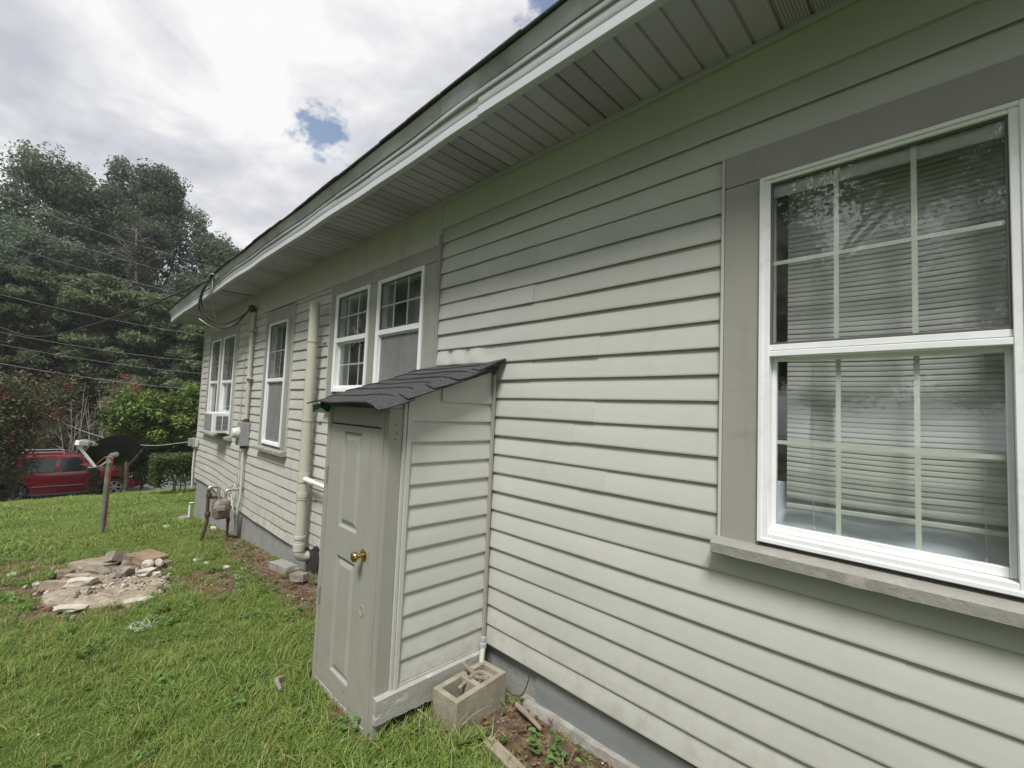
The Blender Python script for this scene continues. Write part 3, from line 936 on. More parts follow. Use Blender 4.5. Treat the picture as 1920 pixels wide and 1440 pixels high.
def casing(c, inner, name='window_casing', top=True, sill=True, mulls=()):
    x0, x1, z0, z1 = c
    ix0, ix1, iz0, iz1 = inner
    th = 0.031
    def pc(a, b, c_, d, y=th, bev=.003):
        hp(MB().box(a, b, -.001, y, c_, d).build(name, 'trim', bevel=bev, segs=1))
    pc(x0, ix0-.002, z0, iz1+.004); pc(ix1+.002, x1, z0, iz1+.004)
    pc(x0, x1, iz1+.0055, z1, th+.002)
    for (a, b) in mulls: pc(a, b, z0, iz1+.004, th-.001)
    # thin channel the siding ends in
    hp(MB().box(x0-.013, x0-.0005, 0, .034, z0-.01, z1).build('channel_trim', 'siding', bevel=.002, segs=1))
    hp(MB().box(x1+.0005, x1+.013, 0, .034, z0-.01, z1).build('channel_trim', 'siding', bevel=.002, segs=1))
    if sill:
        m = MB()
        n = 40
        def prof(x):
            r = 0.0013*noise.noise((x*14, 2, 5))
            return [(-.02, z0+.012), (.030, z0+.008), (.082, z0-.004), (.088+r, z0-.010+r), (.087-r, z0-.048+r*1.5), (.078, z0-.054+r), (-.005, z0-.052)]
        pts = []
        for i in range(n+1):
            x = x0-.02+(x1-x0+.04)*i/n
            pts += [(x, y, z) for y, z in prof(x)]
        mm = 7
        f = [(i*mm+j, i*mm+(j+1) % mm, (i+1)*mm+(j+1) % mm, (i+1)*mm+j) for i in range(n) for j in range(mm)]
        f += [tuple(range(mm)), tuple(n*mm+j for j in range(mm))]
        hp(MB().add(pts, f).build('window_sill', 'sill_paint', smooth=True))

casing(CAS['near'], (-.152, .560, 1.235, 2.69))
window(-.15, .556, 1.235, 2.685, 1.976, fw=.030, label='white sash window nearest the camera with blinds behind its six-light sashes')
casing(CAS['pair'], (3.0, 4.60, 1.80, 2.822), mulls=((3.726, 3.894),))
window(3.002, 3.722, 1.82, 2.818, 2.345, low_muntins=False, screen=True, label='white sash window right of its pair above the closet roof, lower sash screened')
window(3.898, 4.598, 1.82, 2.818, 2.345, label='white sash window left of its pair above the closet roof')
casing(CAS['narrow'], (6.048, 6.752, 1.12, 2.748))
window(6.05, 6.75, 1.12, 2.745, 1.972, low_muntins=False, screen=True, label='white sash window between the tall drain pipe and the electric meter')
casing(CAS['far'], (8.508, 10.132, 1.12, 2.778), mulls=((9.244, 9.466),))
window(8.51, 9.24, 1.12, 2.775, 1.99, label='white sash window holding the air conditioner')
window(9.47, 10.13, 1.12, 2.775, 1.99, label='white sash window nearest the far corner of the house')

# curtains inside the further windows
def curtain(x0, x1, z0, z1, y, label, m='curtain', folds=9, amp=0.02):
    ph = random.random()*6
    o = MB().grid(lambda u, v: (x0+(x1-x0)*u, y+amp*math.sin(u*folds*6.28+ph)*(0.6+0.4*v)+.008*math.sin(u*31), z0+(z1-z0)*v), folds*8, 3).build('curtain', m, fix=False, smooth=True)
    sm = o.modifiers.new('thick', 'SOLIDIFY'); sm.thickness = 0.003
    reorigin(o, (x0, y, z0))
    return tag(o, label, 'curtain', 'curtains inside the further windows')
curtain(2.98, 3.52, 1.7, 2.86, -.17, 'grey curtain behind the screened window above the closet roof')
curtain(3.88, 4.35, 1.7, 2.86, -.17, 'grey curtain behind the left window of the pair above the closet roof')
curtain(6.0, 6.8, 1.0, 2.86, -.17, 'grey curtain behind the window beside the tall drain pipe', folds=11)
curtain(8.48, 9.27, 1.0, 2.86, -.20, 'grey curtain behind the window holding the air conditioner', folds=10)
curtain(9.44, 10.17, 1.0, 2.86, -.20, 'grey curtain behind the window nearest the far corner', folds=9)

# venetian blind inside the near window
def blind():
    root = empty('window_blind', (0.2, -.105, 1.30))
    tag(root, 'cream venetian blind hanging inside the nearest window', 'blind')
    xa, xb = -.16, .495
    n, nz_ = 14, 5
    pts = []
    for i in range(n+1):
        u = i/n
        x = xa+(xb-xa)*u
        s = -0.008*math.sin(math.pi*u)
        for j in range(nz_):
            t = (j/(nz_-1)-.5)
            c = 0.0035*(1-(2*t)**2)
            a = math.radians(70)
            pts.append((x-.2, -t*.0265*math.cos(a)+c*math.sin(a), t*.0265*math.sin(a)+c*math.cos(a)+s))
    f = [(i*nz_+j, (i+1)*nz_+j, (i+1)*nz_+j+1, i*nz_+j+1) for i in range(n) for j in range(nz_-1)]
    me = None
    z = 2.726
    k = 0
    while z > 1.395:
        if me is None:
            o = MB().add(pts, f).build('slat', 'blind', root, fix=False, smooth=True); me = o.data
        else:
            o = bpy.data.objects.new('slat', me); COL.objects.link(o); o.parent = root
        low = max(0.0, (1.55-z)/.2)
        o.location = (0, 0.0006*math.sin(k*2.1), z-1.30+.012*low*math.sin(k))
        o.rotation_euler = (0.012*math.sin(k*1.3)-(0.5 if z < 1.45 else 0), 0.003*math.sin(k*.9)+0.03*low, 0)
        z -= 0.0192 if z > 1.45 else 0.0225
        k += 1
    r = MB(); r.box(xa-.2, xb-.2, -.012, .012, .062, .078)
    b = r.build('bottom_rail', 'blind', root, bevel=.003); b.rotation_euler = (0, .022, 0)
    r = MB(); r.box(xa-.2, xb-.2, -.018, .018, 1.435, 1.47); r.build('head_rail', 'blind', root, bevel=.003)
    for x in (-.06, .40):
        MB().tube([(x-.2, .016, .02), (x-.2, .016, 1.41)], .0009, 6).build('cord', 'blind', root)
        kn = MB().lathe((x-.2, .016, -.022), (0, 0, 1), [(0, .004), (.008, .007), (.02, .003)], 8).build('cord_knob', 'blind', root, smooth=True)
blind()
inner = MB()
inner.grid(lambda u, v: (-.45+1.2*u, -.150+.008*math.sin(u*19), .75+.70*v), 60, 2)
o = inner.build('bed_sheet', 'curtain_blue', fix=False, smooth=True)
sm = o.modifiers.new('thick', 'SOLIDIFY'); sm.thickness = .004
reorigin(o, (0.15, -.15, .75))
tag(o, 'pale blue cloth hanging inside, seen under the nearest window blind', 'cloth')
# ------------------------------------------------------------------ utility closet
def closet():
    root = empty('utility_closet', (2.5, 0.4, -0.02))
    tag(root, 'small lean-to utility closet with panelled grey door and shingled roof', 'closet')
    inv = Matrix.Translation(-root.location)
    def cp(o, p=None):
        o.parent = p or root
        if p is None: o.matrix_parent_inverse = inv
        return o
    X0, X1, YD = 2.13, 2.875, 0.775
    # core so nothing is see-through
    m = MB(); m.box(X0+.012, X1-.01, 0.03, YD-.05, 0.0, 1.62); cp(m.build('core_wall', 'trim'))
    # side boards facing the camera
    z = 0.222
    k = 0
    while z < 1.90:
        zt = z+.1163
        yfar = min(0.655, .115+(1.962-zt)/.345)
        if yfar < .12: break
        o = board(0.052, yfar, z, .1163, 900+k, 'siding', axis='y', base=X0+.008, wav=.7)
        cp(o); z = zt; k += 1
    cp(MB().hexa([(X0+.006, .05, 1.45), (X0+.03, .05, 1.45), (X0+.03, .765, 1.45), (X0+.006, .765, 1.45),
                  (X0+.006, .05, 1.972), (X0+.03, .05, 1.972), (X0+.03, .765, 1.722), (X0+.006, .765, 1.722)]).build('gable_panel', 'siding'))
    # corner trims: where it meets the house, and the wide post beside the door
    cp(MB().box(X0-.022, X0+.012, 0.030, 0.052, .215, 1.925).build('corner_trim', 'trim', bevel=.004))
    cp(MB().box(X0-.016, X0+.012, 0.640, 0.668, .205, 1.722).build('corner_trim', 'siding', bevel=.004))
    cp(MB().box(X0-.010, X0+.012, 0.6695, 0.690, .195, 1.714).build('corner_trim', 'siding', bevel=.004))
    cp(MB().box(X0-.001, X0+.045, 0.6915, YD-.002, -.01, 1.684).build('door_post', 'trim', bevel=.003))
    # skirting board with a rotten broken end
    pts = []
    n = 26
    for i in range(n+1):
        y = 0.056+(.775-.056)*i/n
        rot = max(0, (y-.62)/.155)
        zb = .085-.03*(1-y)+.012*noise.noise((y*22, 1, 1))+rot*.03*max(0, noise.noise((y*40, 3, 2)))
        zt = .205-.006*rot*abs(noise.noise((y*60, 5, 2)))
        xo = X0-.030
        pts += [(xo, y, zb), (xo-.001, y, zt-.006), (xo+.007, y, zt), (X0+.006, y, zt+.004), (X0+.006, y, zb)]
    f = [(i*5+j, i*5+(j+1) % 5, (i+1)*5+(j+1) % 5, (i+1)*5+j) for i in range(n) for j in range(5)]
    f += [tuple(range(5)), tuple(n*5+j for j in range(5))]
    cp(MB().add(pts, f).build('skirting_board', 'trim_white' if 'trim_white' in MATS else 'trim', smooth=True))
    cp(MB().box(X0-.010, X0+.01, .054, .640, .2055, .2215).build('drip_strip', 'siding', bevel=.003))
    cp(MB().box(X0-.0, X0+.02, .06, .74, -.06, .09).build('sill_plate', 'dark_iron'))
    # front: jambs, header, door
    cp(MB().box(2.842, X1+.012, YD-.06, YD+.004, -.06, 1.69).build('door_jamb', 'trim', bevel=.003))
    cp(MB().box(X0+.046, 2.205, YD-.06, YD+.002, -.06, 1.69).build('door_jamb', 'trim', bevel=.003))
    cp(MB().box(2.206, 2.841, YD-.05, YD-.006, 1.577, 1.70).build('header_panel', 'trim', bevel=.003))
    dx0, dx1, dz0, dz1 = 2.209, 2.838, 0.012, 1.568
    m = MB()
    y = YD-.001
    panels = [(2.42, 2.66, .962, 1.536), (2.42, 2.66, .124, .797)]
    xs = [dx0, 2.42, 2.66, dx1]; zs = [dz0, .124, .797, .962, 1.536, dz1]
    for i in range(3):
        for j in range(5):
            if i == 1 and j in (1, 3): continue
            m.add([(xs[i], y, zs[j]), (xs[i+1], y, zs[j]), (xs[i+1], y, zs[j+1]), (xs[i], y, zs[j+1])], [(0, 1, 2, 3)])
    for (a, b, c, d) in panels:
        lv = [(0, 0), (.006, -.002), (.012, -.013), (.022, -.014), (.048, -.003), (.052, -.002)]
        for (i0, y0), (i1, y1) in zip(lv, lv[1:]):
            P = [(a+i0, c+i0), (b-i0, c+i0), (b-i0, d-i0), (a+i0, d-i0)]
            Q = [(a+i1, c+i1), (b-i1, c+i1), (b-i1, d-i1), (a+i1, d-i1)]
            for e in range(4):
                g = (e+1) % 4
                m.add([(P[e][0], y+y0, P[e][1]), (P[g][0], y+y0, P[g][1]), (Q[g][0], y+y1, Q[g][1]), (Q[e][0], y+y1, Q[e][1])], [(0, 1, 2, 3)])
        i1, y1 = lv[-1]
        m.add([(a+i1, y+y1, c+i1), (b-i1, y+y1, c+i1), (b-i1, y+y1, d-i1), (a+i1, y+y1, d-i1)], [(0, 1, 2, 3)])
    m.add([(dx0, y, dz0), (dx1, y, dz0), (dx1, y-.035, dz0), (dx0, y-.035, dz0)], [(0, 1, 2, 3)])
    m.add([(dx0, y, dz0), (dx0, y, dz1), (dx0, y-.035, dz1), (dx0, y-.035, dz0)], [(0, 1, 2, 3)])
    m.add([(dx1, y, dz0), (dx1, y, dz1), (dx1, y-.035, dz1), (dx1, y-.035, dz0)], [(0, 1, 2, 3)])
    m.add([(dx0, y, dz1), (dx1, y, dz1), (dx1, y-.035, dz1), (dx0, y-.035, dz1)], [(0, 1, 2, 3)])
    m.add([(dx0, y-.035, dz0), (dx1, y-.035, dz0), (dx1, y-.035, dz1), (dx0, y-.035, dz1)], [(0, 1, 2, 3)])
    door = cp(m.build('door', 'door_paint', fix=False))
    bm = bmesh.new(); bm.from_mesh(door.data); bmesh.ops.remove_doubles(bm, verts=bm.verts, dist=1e-5)
    bmesh.ops.recalc_face_normals(bm, faces=bm.faces); bm.to_mesh(door.data); bm.free()
    kx, kz = 2.318, .874
    cp(MB().lathe((kx, y, kz), (0, 1, 0), [(0, .033), (.003, .0335), (.007, .030), (.010, .020), (.013, .0125), (.030, .011), (.036, .014),
        (.041, .022), (.048, .0265), (.058, .027), (.066, .0235), (.071, .014), (.0725, .008), (.0715, .0)], 28).build('knob', 'brass', smooth=True), door)
    cp(MB().box(2.262, 2.270, y, y+.002, .845, .905).build('latch_plate', 'galv'), door)
    cp(MB().lathe((2.314, y, .579), (0, 1, 0), [(0, .030), (.0020, .030), (.0028, .026), (.0010, .022), (.0006, .0)], 24).build('bore_cover', 'door_paint', smooth=True), door)
    for hz in (1.25, .50):
        cp(MB().tube([(2.845, YD+.008, hz-.05), (2.845, YD+.008, hz+.05)], .006, 8).build('hinge', 'galv'), door)
    # white weathered strip along the door bottom
    cp(MB().box(dx0, dx1, YD-.03, YD+.003, -.02, .010).build('threshold', 'trim_white', bevel=.002))
    # roof: deck, shingles, green edge metal
    yb, yf, zb, zf = 0.02, 0.86, 2.005, 1.715
    def roof_z(x, yy):
        t = (yy-yb)/(yf-yb)
        z = zb+(zf-zb)*t
        z -= max(0, (2.17-x))**1.35*.50*(0.3+t*.75)            # right edge bends down
        z += .035*max(0, 1-t*3.2)*max(0, (2.2-x)/.17)            # and curls up by the wall
        z += .004*math.sin(x*9)+.003*math.sin(yy*13)
        z -= .02*max(0, (x-2.8)/.17)
        return z
    cp(MB().hexa([(2.10, .03, 1.955), (2.90, .03, 1.955), (2.90, .83, 1.680), (2.10, .83, 1.680),
                  (2.10, .03, 1.982), (2.90, .03, 1.982), (2.90, .83, 1.705), (2.10, .83, 1.705)]).build('roof_deck', 'tar'))
    r = random.Random(9)
    n_c = 7
    xr0, xr1 = 2.035, 2.975
    ex = (yf+.02-yb)/n_c
    def shingle(xa, xb, ya, ybk, lift, th=.008):
        nu, nv = 10, 3
        top = []; bot = []
        sk = r.uniform(-.003, .003)
        for i in range(nu+1):
            for j in range(nv+1):
                x = xa+(xb-xa)*i/nu
                yy = ybk+(ya-ybk)*j/nv + sk*(i/nu-.5)+.0025*noise.noise((x*12, j, xa*7))
                zz = roof_z(x, min(yy, yf+.03))+lift*(0.15+.85*j/nv)+.0025*noise.noise((x*15, yy*15, 3))
                top.append((x, yy, zz)); bot.append((x, yy, zz-th))
        c = (nu+1)*(nv+1)
        q = lambda i, j: i*(nv+1)+j
        f = []
        for i in range(nu):
            for j in range(nv):
                f.append((q(i, j), q(i+1, j), q(i+1, j+1), q(i, j+1)))
                f.append((c+q(i, j+1), c+q(i+1, j+1), c+q(i+1, j), c+q(i, j)))
        for i in range(nu):
            f.append((q(i, nv), q(i+1, nv), c+q(i+1, nv), c+q(i, nv))); f.append((q(i+1, 0), q(i, 0), c+q(i, 0), c+q(i+1, 0)))
        for j in range(nv):
            f.append((q(0, j), q(0, j+1), c+q(0, j+1), c+q(0, j))); f.append((q(nu, j+1), q(nu, j), c+q(nu, j), c+q(nu, j+1)))
        o = cp(MB().add(top+bot, f).build('shingle', 'shingle', smooth=True, fix=False))
        o.data.materials.append(MATS['tar'])
        for q_ in o.data.polygons[2*nu*nv:]: q_.material_index = 1
    for k in range(n_c):
        ya = yf+.025-k*ex
        ybk = ya-ex-.03
        off = (k % 2)*.15
        cuts = [xr0]
        x = xr0+.21+off
        while x < xr1-.1:
            cuts.append(x); x += .31+r.uniform(-.015, .015)
        cuts.append(xr1)
        for a, b in zip(cuts, cuts[1:]):
            shingle(a+.002, b-.002, ya+r.uniform(-.004, .004), max(ybk, .0215), .007+.003*r.random()+k*.0006)
    # hip strips that wrap over the right edge
    for k in range(5):
        ya = .80-k*.165
        shingle(2.018+.004*k, 2.115, ya+.10, ya-.11, .018, .006)
    cp(MB().hexa([(2.86, .80, 1.640), (2.975, .66, 1.655), (2.975, .845, 1.632), (2.86, .845, 1.668),
                  (2.86, .80, 1.690), (2.975, .66, 1.735), (2.975, .850, 1.682), (2.86, .852, 1.690)]).build('drip_edge', 'green_metal', bevel=.002))
    # nail holes in the post
    for (yy, zz) in ((.735, 1.60), (.725, 1.55), (.735, 1.52)):
        cp(MB().lathe((X0-.001, yy, zz), (-1, 0, 0), [(0, .0045), (.001, .004), (.0012, 0)], 8).build('nail_head', 'dark_iron'))
mat('trim_white', (0.33, 0.325, 0.295), 0.7, 0.25, coords='World', var=0.1, var_scale=6, stain=(0.72, 0.71, 0.68), stain_scale=16, stain_amt=0.75, bump=.003, bump_scale=45,
    stretch=(1, .7, 2.2))
closet()

# ------------------------------------------------------------------ pipes and meters on the wall
def tall_pipe():
    root = empty('drain_pipe', (5.0, .12, -0.15))
    tag(root, 'tall cream plastic drain pipe strapped to the wall beyond the closet', 'pipe')
    inv = Matrix.Translation(-root.location)
    def cp(o, p=None): o.parent = p or root; o.matrix_parent_inverse = inv; return o
    px, py, r = 4.985, .115, .054
    cp(MB().tube([(px, py, .12), (px, py, 2.79)], r, 20, cap=False).build('pipe_run', 'pvc', smooth=True, fix=False))
    cp(MB().tube([(px, py, .12), (px, py, 2.785)], r-.005, 20).build('pipe_bore', 'black_rubber', smooth=True))
    for z, h in ((.84, .10), (.68, .05), (.12, .075), (.245, .03)):
        cp(MB().lathe((px, py, z), (0, 0, 1), [(0, r), (.001, r+.008), (h-.001, r+.008), (h, r)], 20).build('coupling', 'pvc', smooth=True))
    path = arc((px, py-.075, .12), .075, 0, -math.pi/2, 8, (0, 1, 0), (0, 0, 1))+[Vector((px, -.03, .045))]
    cp(MB().tube(path, r+.002, 18).build('elbow', 'pvc', smooth=True))
    for z in (2.35, 1.49, .655):
        m = MB().lathe((px, py, z), (0, 0, 1), [(0, r+.001), (.001, r+.006), (.021, r+.006), (.022, r+.001)], 20)
        m.box(px-.125, px-.03, .022, .028, z+.001, z+.021)
        cp(m.build('pipe_strap', 'pvc', smooth=True))
    # side inlet towards the closet
    cp(MB().tube([(px-.04, py, .875), (2.88, py, .845)], .021, 14).build('branch_pipe', 'pvc_white', smooth=True))
    cp(MB().lathe((px-.045, py, .875), (-1, 0, -.014), [(0, .028), (.22, .028), (.221, .021)], 16).build('coupling', 'pvc_white', smooth=True))
    cp(MB().lathe((4.36, py, .8655), (-1, 0, -.014), [(0, .031), (.02, .031), (.021, .027), (.06, .027), (.061, .031), (.085, .031)], 16).build('rubber_coupling', 'black_rubber', smooth=True))
tall_pipe()

# flat black sheet for the dark inside a gap in the siding at the elbow
o = MB().grid(lambda u, v: (4.70+.34*u+.02*math.sin(v*9), .019, -.06+.26*v*(1-.35*u)+.02*math.sin(u*8)), 6, 6).build('gap_dark_sheet', 'black_rubber', fix=False)
hp(o)

def electric():
    root = empty('electric_meter', (7.5, 0, 1.0))
    tag(root, 'grey electric meter box with glass dome, weathered conduit rising to the eave', 'electric meter')
    inv = Matrix.Translation(-root.location)
    def cp(o, p=None): o.parent = p or root; o.matrix_parent_inverse = inv; return o
    b = cp(MB().box(7.40, 7.66, .018, .125, 1.015, 1.36).build('meter_box', 'meter_grey', bevel=.008))
    cp(MB().box(7.405, 7.655, .126, .134, 1.02, 1.30).build('cover', 'meter_grey', bevel=.003))
    cp(MB().lathe((7.53, .134, 1.20), (0, 1, 0), [(0, .088), (.018, .088), (.02, .078), (.06, .076), (.085, .062), (.092, .0)], 24).build('dome', 'headlamp_clear' if 'headlamp_clear' in MATS else 'cable_cream', smooth=True))
    cp(MB().box(7.48, 7.55, .03, .10, .97, 1.0145).build('hub', 'dark_iron', bevel=.006))
    cp(MB().lathe((7.49, .055, 1.36), (0, 0, 1), [(0, .045), (.03, .045), (.032, .036), (.05, .036)], 16).build('hub', 'dark_iron', smooth=True))
    cp(MB().tube([(7.49, .055, 1.39), (7.50, .055, 3.03)], .030, 16).build('conduit', 'pvc', smooth=True))
    cp(MB().lathe((7.50, .055, 3.02), (.1, .55, 1), [(0, .042), (.04, .050), (.075, .048), (.10, .03), (.105, 0)], 16).build('weatherhead', 'cable_black', smooth=True))
    for z in (2.72, 2.0):
        cp(MB().box(7.42, 7.58, .018, .10, z, z+.022).build('strap', 'pvc', bevel=.006))
    # lower conduits to the ground
    cp(MB().tube([(7.50, .06, .98), (7.50, .05, .3), (7.54, .06, .12), (7.57, .06, -.02)], .019, 12).build('conduit', 'cable_cream', smooth=True))
    cp(MB().tube([(7.58, .06, .02), (7.58, .06, -.30)], .026, 12).build('conduit', 'galv', smooth=True))
    cp(MB().lathe((7.58, .06, -.08), (0, 0, 1), [(0, .034), (.03, .034), (.032, .028), (.05, .028), (.052, .034), (.08, .034)], 14).build('coupling', 'meter_grey', smooth=True))
electric()
c = MB().tube(spline([(7.60, .05, .98), (7.68, .06, .7), (7.66, .05, .45), (7.80, .10, .32), (7.90, .10, .20), (7.80, .08, .08), (7.70, .07, .25), (7.74, .08, .42), (7.86, .09, .30), (7.70, .07, -.02), (7.62, .06, -.06)], 8), .007, 8).build('cable', 'cable_cream', smooth=True)
tag(reorigin(c, (7.6, .05, -.06)), 'looped cream cable below the electric meter', 'cable')
c = MB().tube(spline([(7.90, .035, 2.62), (7.90, .03, 2.35), (7.905, .03, 2.0), (7.93, .03, 1.5), (7.86, .04, 1.2), (7.72, .05, .95), (7.74, .05, .5), (7.64, .05, .2)], 6), .006, 8).build('cable', 'cable_grey', smooth=True)
tag(reorigin(c, (7.9, .03, 1.0)), 'thin grey cable running down the siding past the electric meter', 'cable')

def gas():
    root = empty('gas_meter', (7.57, .3, -.36))
    tag(root, 'rusty gas meter on iron pipes standing by the foundation', 'gas meter')
    inv = Matrix.Translation(-root.location)
    def cp(o, p=None): o.parent = p or root; o.matrix_parent_inverse = inv; return o
    X = 7.57
    prof = [(-.15, .0), (-.15, .085), (-.12, .105), (-.02, .112), (.0, .112), (.0005, .122), (.018, .122), (.0185, .112), (.06, .110), (.10, .095), (.125, .06), (.13, 0)]
    m = MB(); n = 28
    for (h, rr) in prof:
        for j in range(n):
            t = 2*math.pi*j/n
            k = (abs(math.cos(t))**4+abs(math.sin(t))**4)**-.25
            m.v.append((X+rr*k*math.cos(t)*.85, .265+rr*k*math.sin(t)*.95, .12+h))
    for i in range(len(prof)-1):
        for j in range(n): m.f.append((i*n+j, i*n+(j+1) % n, (i+1)*n+(j+1) % n, (i+1)*n+j))
    cp(m.build('body', 'rusty', smooth=True))
    cp(MB().box(X-.125, X-.088, .245, .345, .10, .165).build('index_box', 'meter_grey', bevel=.006))
    cp(MB().tube([(X, .50, -.42), (X, .47, -.25), (X, .43, -.06), (X, .435, .10), (X, .44, .40)], .021, 12).build('riser_pipe', 'dark_iron', smooth=True))
    cp(MB().tube([(X, .44, .40)]+arc((X, .41, .40), .03, 0, math.pi/2, 5, (0, 1, 0), (0, 0, 1))+[Vector((X, .36, .43))]+arc((X, .345, .40), .03, math.pi/2, math.pi, 5, (0, 1, 0), (0, 0, 1))+[Vector((X, .315, .22))], .023, 12).build('inlet_pipe', 'galv', smooth=True))
    for z in (.28, .01):
        cp(MB().lathe((X, .43, z), (0, 0, 1), [(0, .03), (.012, .036), (.06, .036), (.07, .03)], 8).build('fitting', 'dark_iron'))
    cp(MB().box(X-.03, X+.03, .33, .41, .26, .30).build('fitting', 'dark_iron', bevel=.008))
    cp(MB().tube([(X, .225, .22), (X, .225, .33)]+arc((X, .19, .33), .035, 0, math.pi/2, 5, (0, 1, 0), (0, 0, 1))+[Vector((X, .0, .368))], .021, 12).build('outlet_pipe', 'galv', smooth=True))
    cp(MB().tube([(X, .17, -.42), (X, .17, -.02)], .018, 10).build('support_pipe', 'dark_iron', smooth=True))
    cp(MB().lathe((X, .17, -.09), (0, 0, 1), [(0, .026), (.05, .026)], 8).build('fitting', 'dark_iron'))
gas()

def ac():
    root = empty('air_conditioner', (8.85, .1, 1.11))
    tag(root, 'white window air conditioner with dark grilles on the far window sill', 'air conditioner')
    inv = Matrix.Translation(-root.location)
    def cp(o, p=None): o.parent = p or root; o.matrix_parent_inverse = inv; return o
    x0, x1, y0, y1, z0, z1 = 8.56, 9.12, -.06, .262, 1.130, 1.462
    m = MB()
    rect = [(x0, x1)]
    m.box(x0, x1, y0, y1, z0, z1)
    cp(m.build('case', 'white_vinyl', bevel=.010))
    cp(MB().box(x0-.003, x0+.002, .045, .21, z0+.05, z1-.05).build('side_grille', 'car_trim'))
    for k in range(11):
        z = z0+.058+k*.0205
        cp(MB().hexa([(x0-.010, .045, z), (x0-.003, .045, z+.004), (x0-.003, .21, z+.004), (x0-.010, .21, z),
                      (x0-.010, .045, z+.004), (x0-.003, .045, z+.010), (x0-.003, .21, z+.010), (x0-.010, .21, z+.004)]).build('louvre', 'meter_grey'))
    cp(MB().box(x0-.0115, x0-.002, .120, .130, z0+.05, z1-.05).build('grille_bar', 'white_vinyl'))
    cp(MB().box(x0+.04, x1-.04, y1-.001, y1+.003, z0+.03, z1-.03).build('condenser_grille', 'grey_plastic'))
    for k in range(16):
        xx = x0+.06+k*.03
        cp(MB().box(xx, xx+.006, y1+.003, y1+.008, z0+.03, z1-.03).build('fin', 'meter_grey'))
    cp(MB().box(8.53, 9.22, -.045, -.01, 1.464, 1.50).build('filler_panel', 'white_vinyl', bevel=.003))
ac()

# telephone box on the far corner
root = empty('phone_box', (10.99, .03, .7)); tag(root, 'small grey telephone box on the far corner of the house', 'utility box')
for nm, b, mm in (('case', (10.86, 10.98, .024, .10, .70, .88), 'grey_plastic'), ('cover', (10.87, 10.97, .101, .16, .72, .87), 'meter_grey'), ('side_box', (10.72, 10.80, .024, .07, .72, .87), 'cable_cream')):
    oo = MB().box(*b).build(nm, mm, bevel=.006); oo.parent = root; oo.matrix_parent_inverse = Matrix.Translation(-root.location)
oo = MB().tube([(10.92, .05, .70), (10.93, .05, .2), (10.93, .04, -.1)], .018, 10).build('conduit', 'cable_cream', smooth=True)
oo.parent = root; oo.matrix_parent_inverse = Matrix.Translation(-root.location)

# hose tap at the far corner
root = empty('garden_tap', (10.3, .2, -.62)); tag(root, 'short white stand pipe by the far foundation corner', 'tap')
for nm, mb, mm in (('pipe', MB().tube([(10.3, .16, -.7), (10.3, .16, -.32)], .018, 10), 'pvc_white'), ('spout', MB().tube([(10.3, .16, -.33), (10.3, .16, -.30), (10.3, .08, -.30)], .02, 10), 'galv')):
    oo = mb.build(nm, mm, smooth=True); oo.parent = root; oo.matrix_parent_inverse = Matrix.Translation(-root.location)

# cables from the eave to the weatherhead
def cable(pts, r, m, label, n=8, seg=8):
    p = spline(pts, seg)
    o = MB().tube(p, r, n).build('cable', m, smooth=True)
    reorigin(o, p[0])
    return tag(o, label, 'cable')
EA = (7.75, .575, 3.44)
cable([EA, (8.0, .60, 3.36), (8.35, .58, 3.20), (8.35, .50, 3.00), (8.15, .35, 2.86), (7.85, .22, 2.90), (7.62, .12, 3.02), (7.51, .10, 3.10)], .011, 'cable_black', 'thick black cable drooping from the eave to the weatherhead, upper strand')
cable([EA, (8.1, .61, 3.34), (8.55, .57, 3.15), (8.5, .48, 2.95), (8.2, .34, 2.80), (7.85, .22, 2.83), (7.64, .13, 2.99), (7.52, .10, 3.09)], .011, 'cable_black', 'thick black cable drooping from the eave to the weatherhead, lowest strand')
cable([(8.75, .52, 2.98), (8.5, .42, 2.86), (8.2, .33, 2.79), (7.95, .24, 2.83), (7.66, .14, 3.01), (7.52, .10, 3.09)], .008, 'cable_cream', 'pale cable between the two black strands under the eave')
cable([(7.72, .57, 3.45), (7.72, .56, 3.25), (8.0, .48, 3.02), (8.05, .42, 2.93)], .006, 'cable_grey', 'thin grey wire hanging down from the fascia to the cable bundle')
cable([EA, (12.0, 1.35, 3.25), (18.0, 2.55, 3.2), (24.0, 3.75, 3.9), (30.0, 5.2, 5.0)], .016, 'cable_black', 'black service cable sagging from the left to the eave')
cable([(7.55, .585, 3.475), (7.7, .60, 3.50), (7.85, .60, 3.47), (8.2, .62, 3.42)], .012, 'cable_grey', 'short grey wire clamped along the top of the fascia')
br = MB(); br.box(7.42, 7.56, .535, .575, 3.415, 3.45)
o = br.build('cable_clamp', 'galv', bevel=.006); reorigin(o, (7.49, .58, 3.44)); tag(o, 'metal cable clamp screwed to the fascia', 'clamp')
cable([(10.93, .12, .80), (14, .45, .48), (18, .95, .35), (24, 1.95, .55), (32, 3.5, 1.3)], .009, 'cable_grey', 'thin phone line running from the far corner box to the left')

# power lines along the road
LINES = [(8.5, 7.62), (7.66, 6.9), (6.85, 6.1), (5.05, 4.45), (3.72, 3.25), (3.3, 2.72), (2.64, 1.98)]
NM = ['highest', 'second highest', 'third from the top', 'fourth from the top', 'third from the bottom', 'second lowest', 'lowest']
for (za, zb), nm in zip(LINES, NM):
    sl = (za-zb)/6.3
    pts = []
    for k in range(9):
        y = 12-k*3.0
        z = za-sl*(4.0-y)+.012*(y-1.0)**2-.08
        pts.append((24.0, y, z))
    cable(pts, .0075 if nm != 'lowest' else .011, 'line_wire', nm+' overhead line of those crossing in front of the trees', n=6, seg=3)

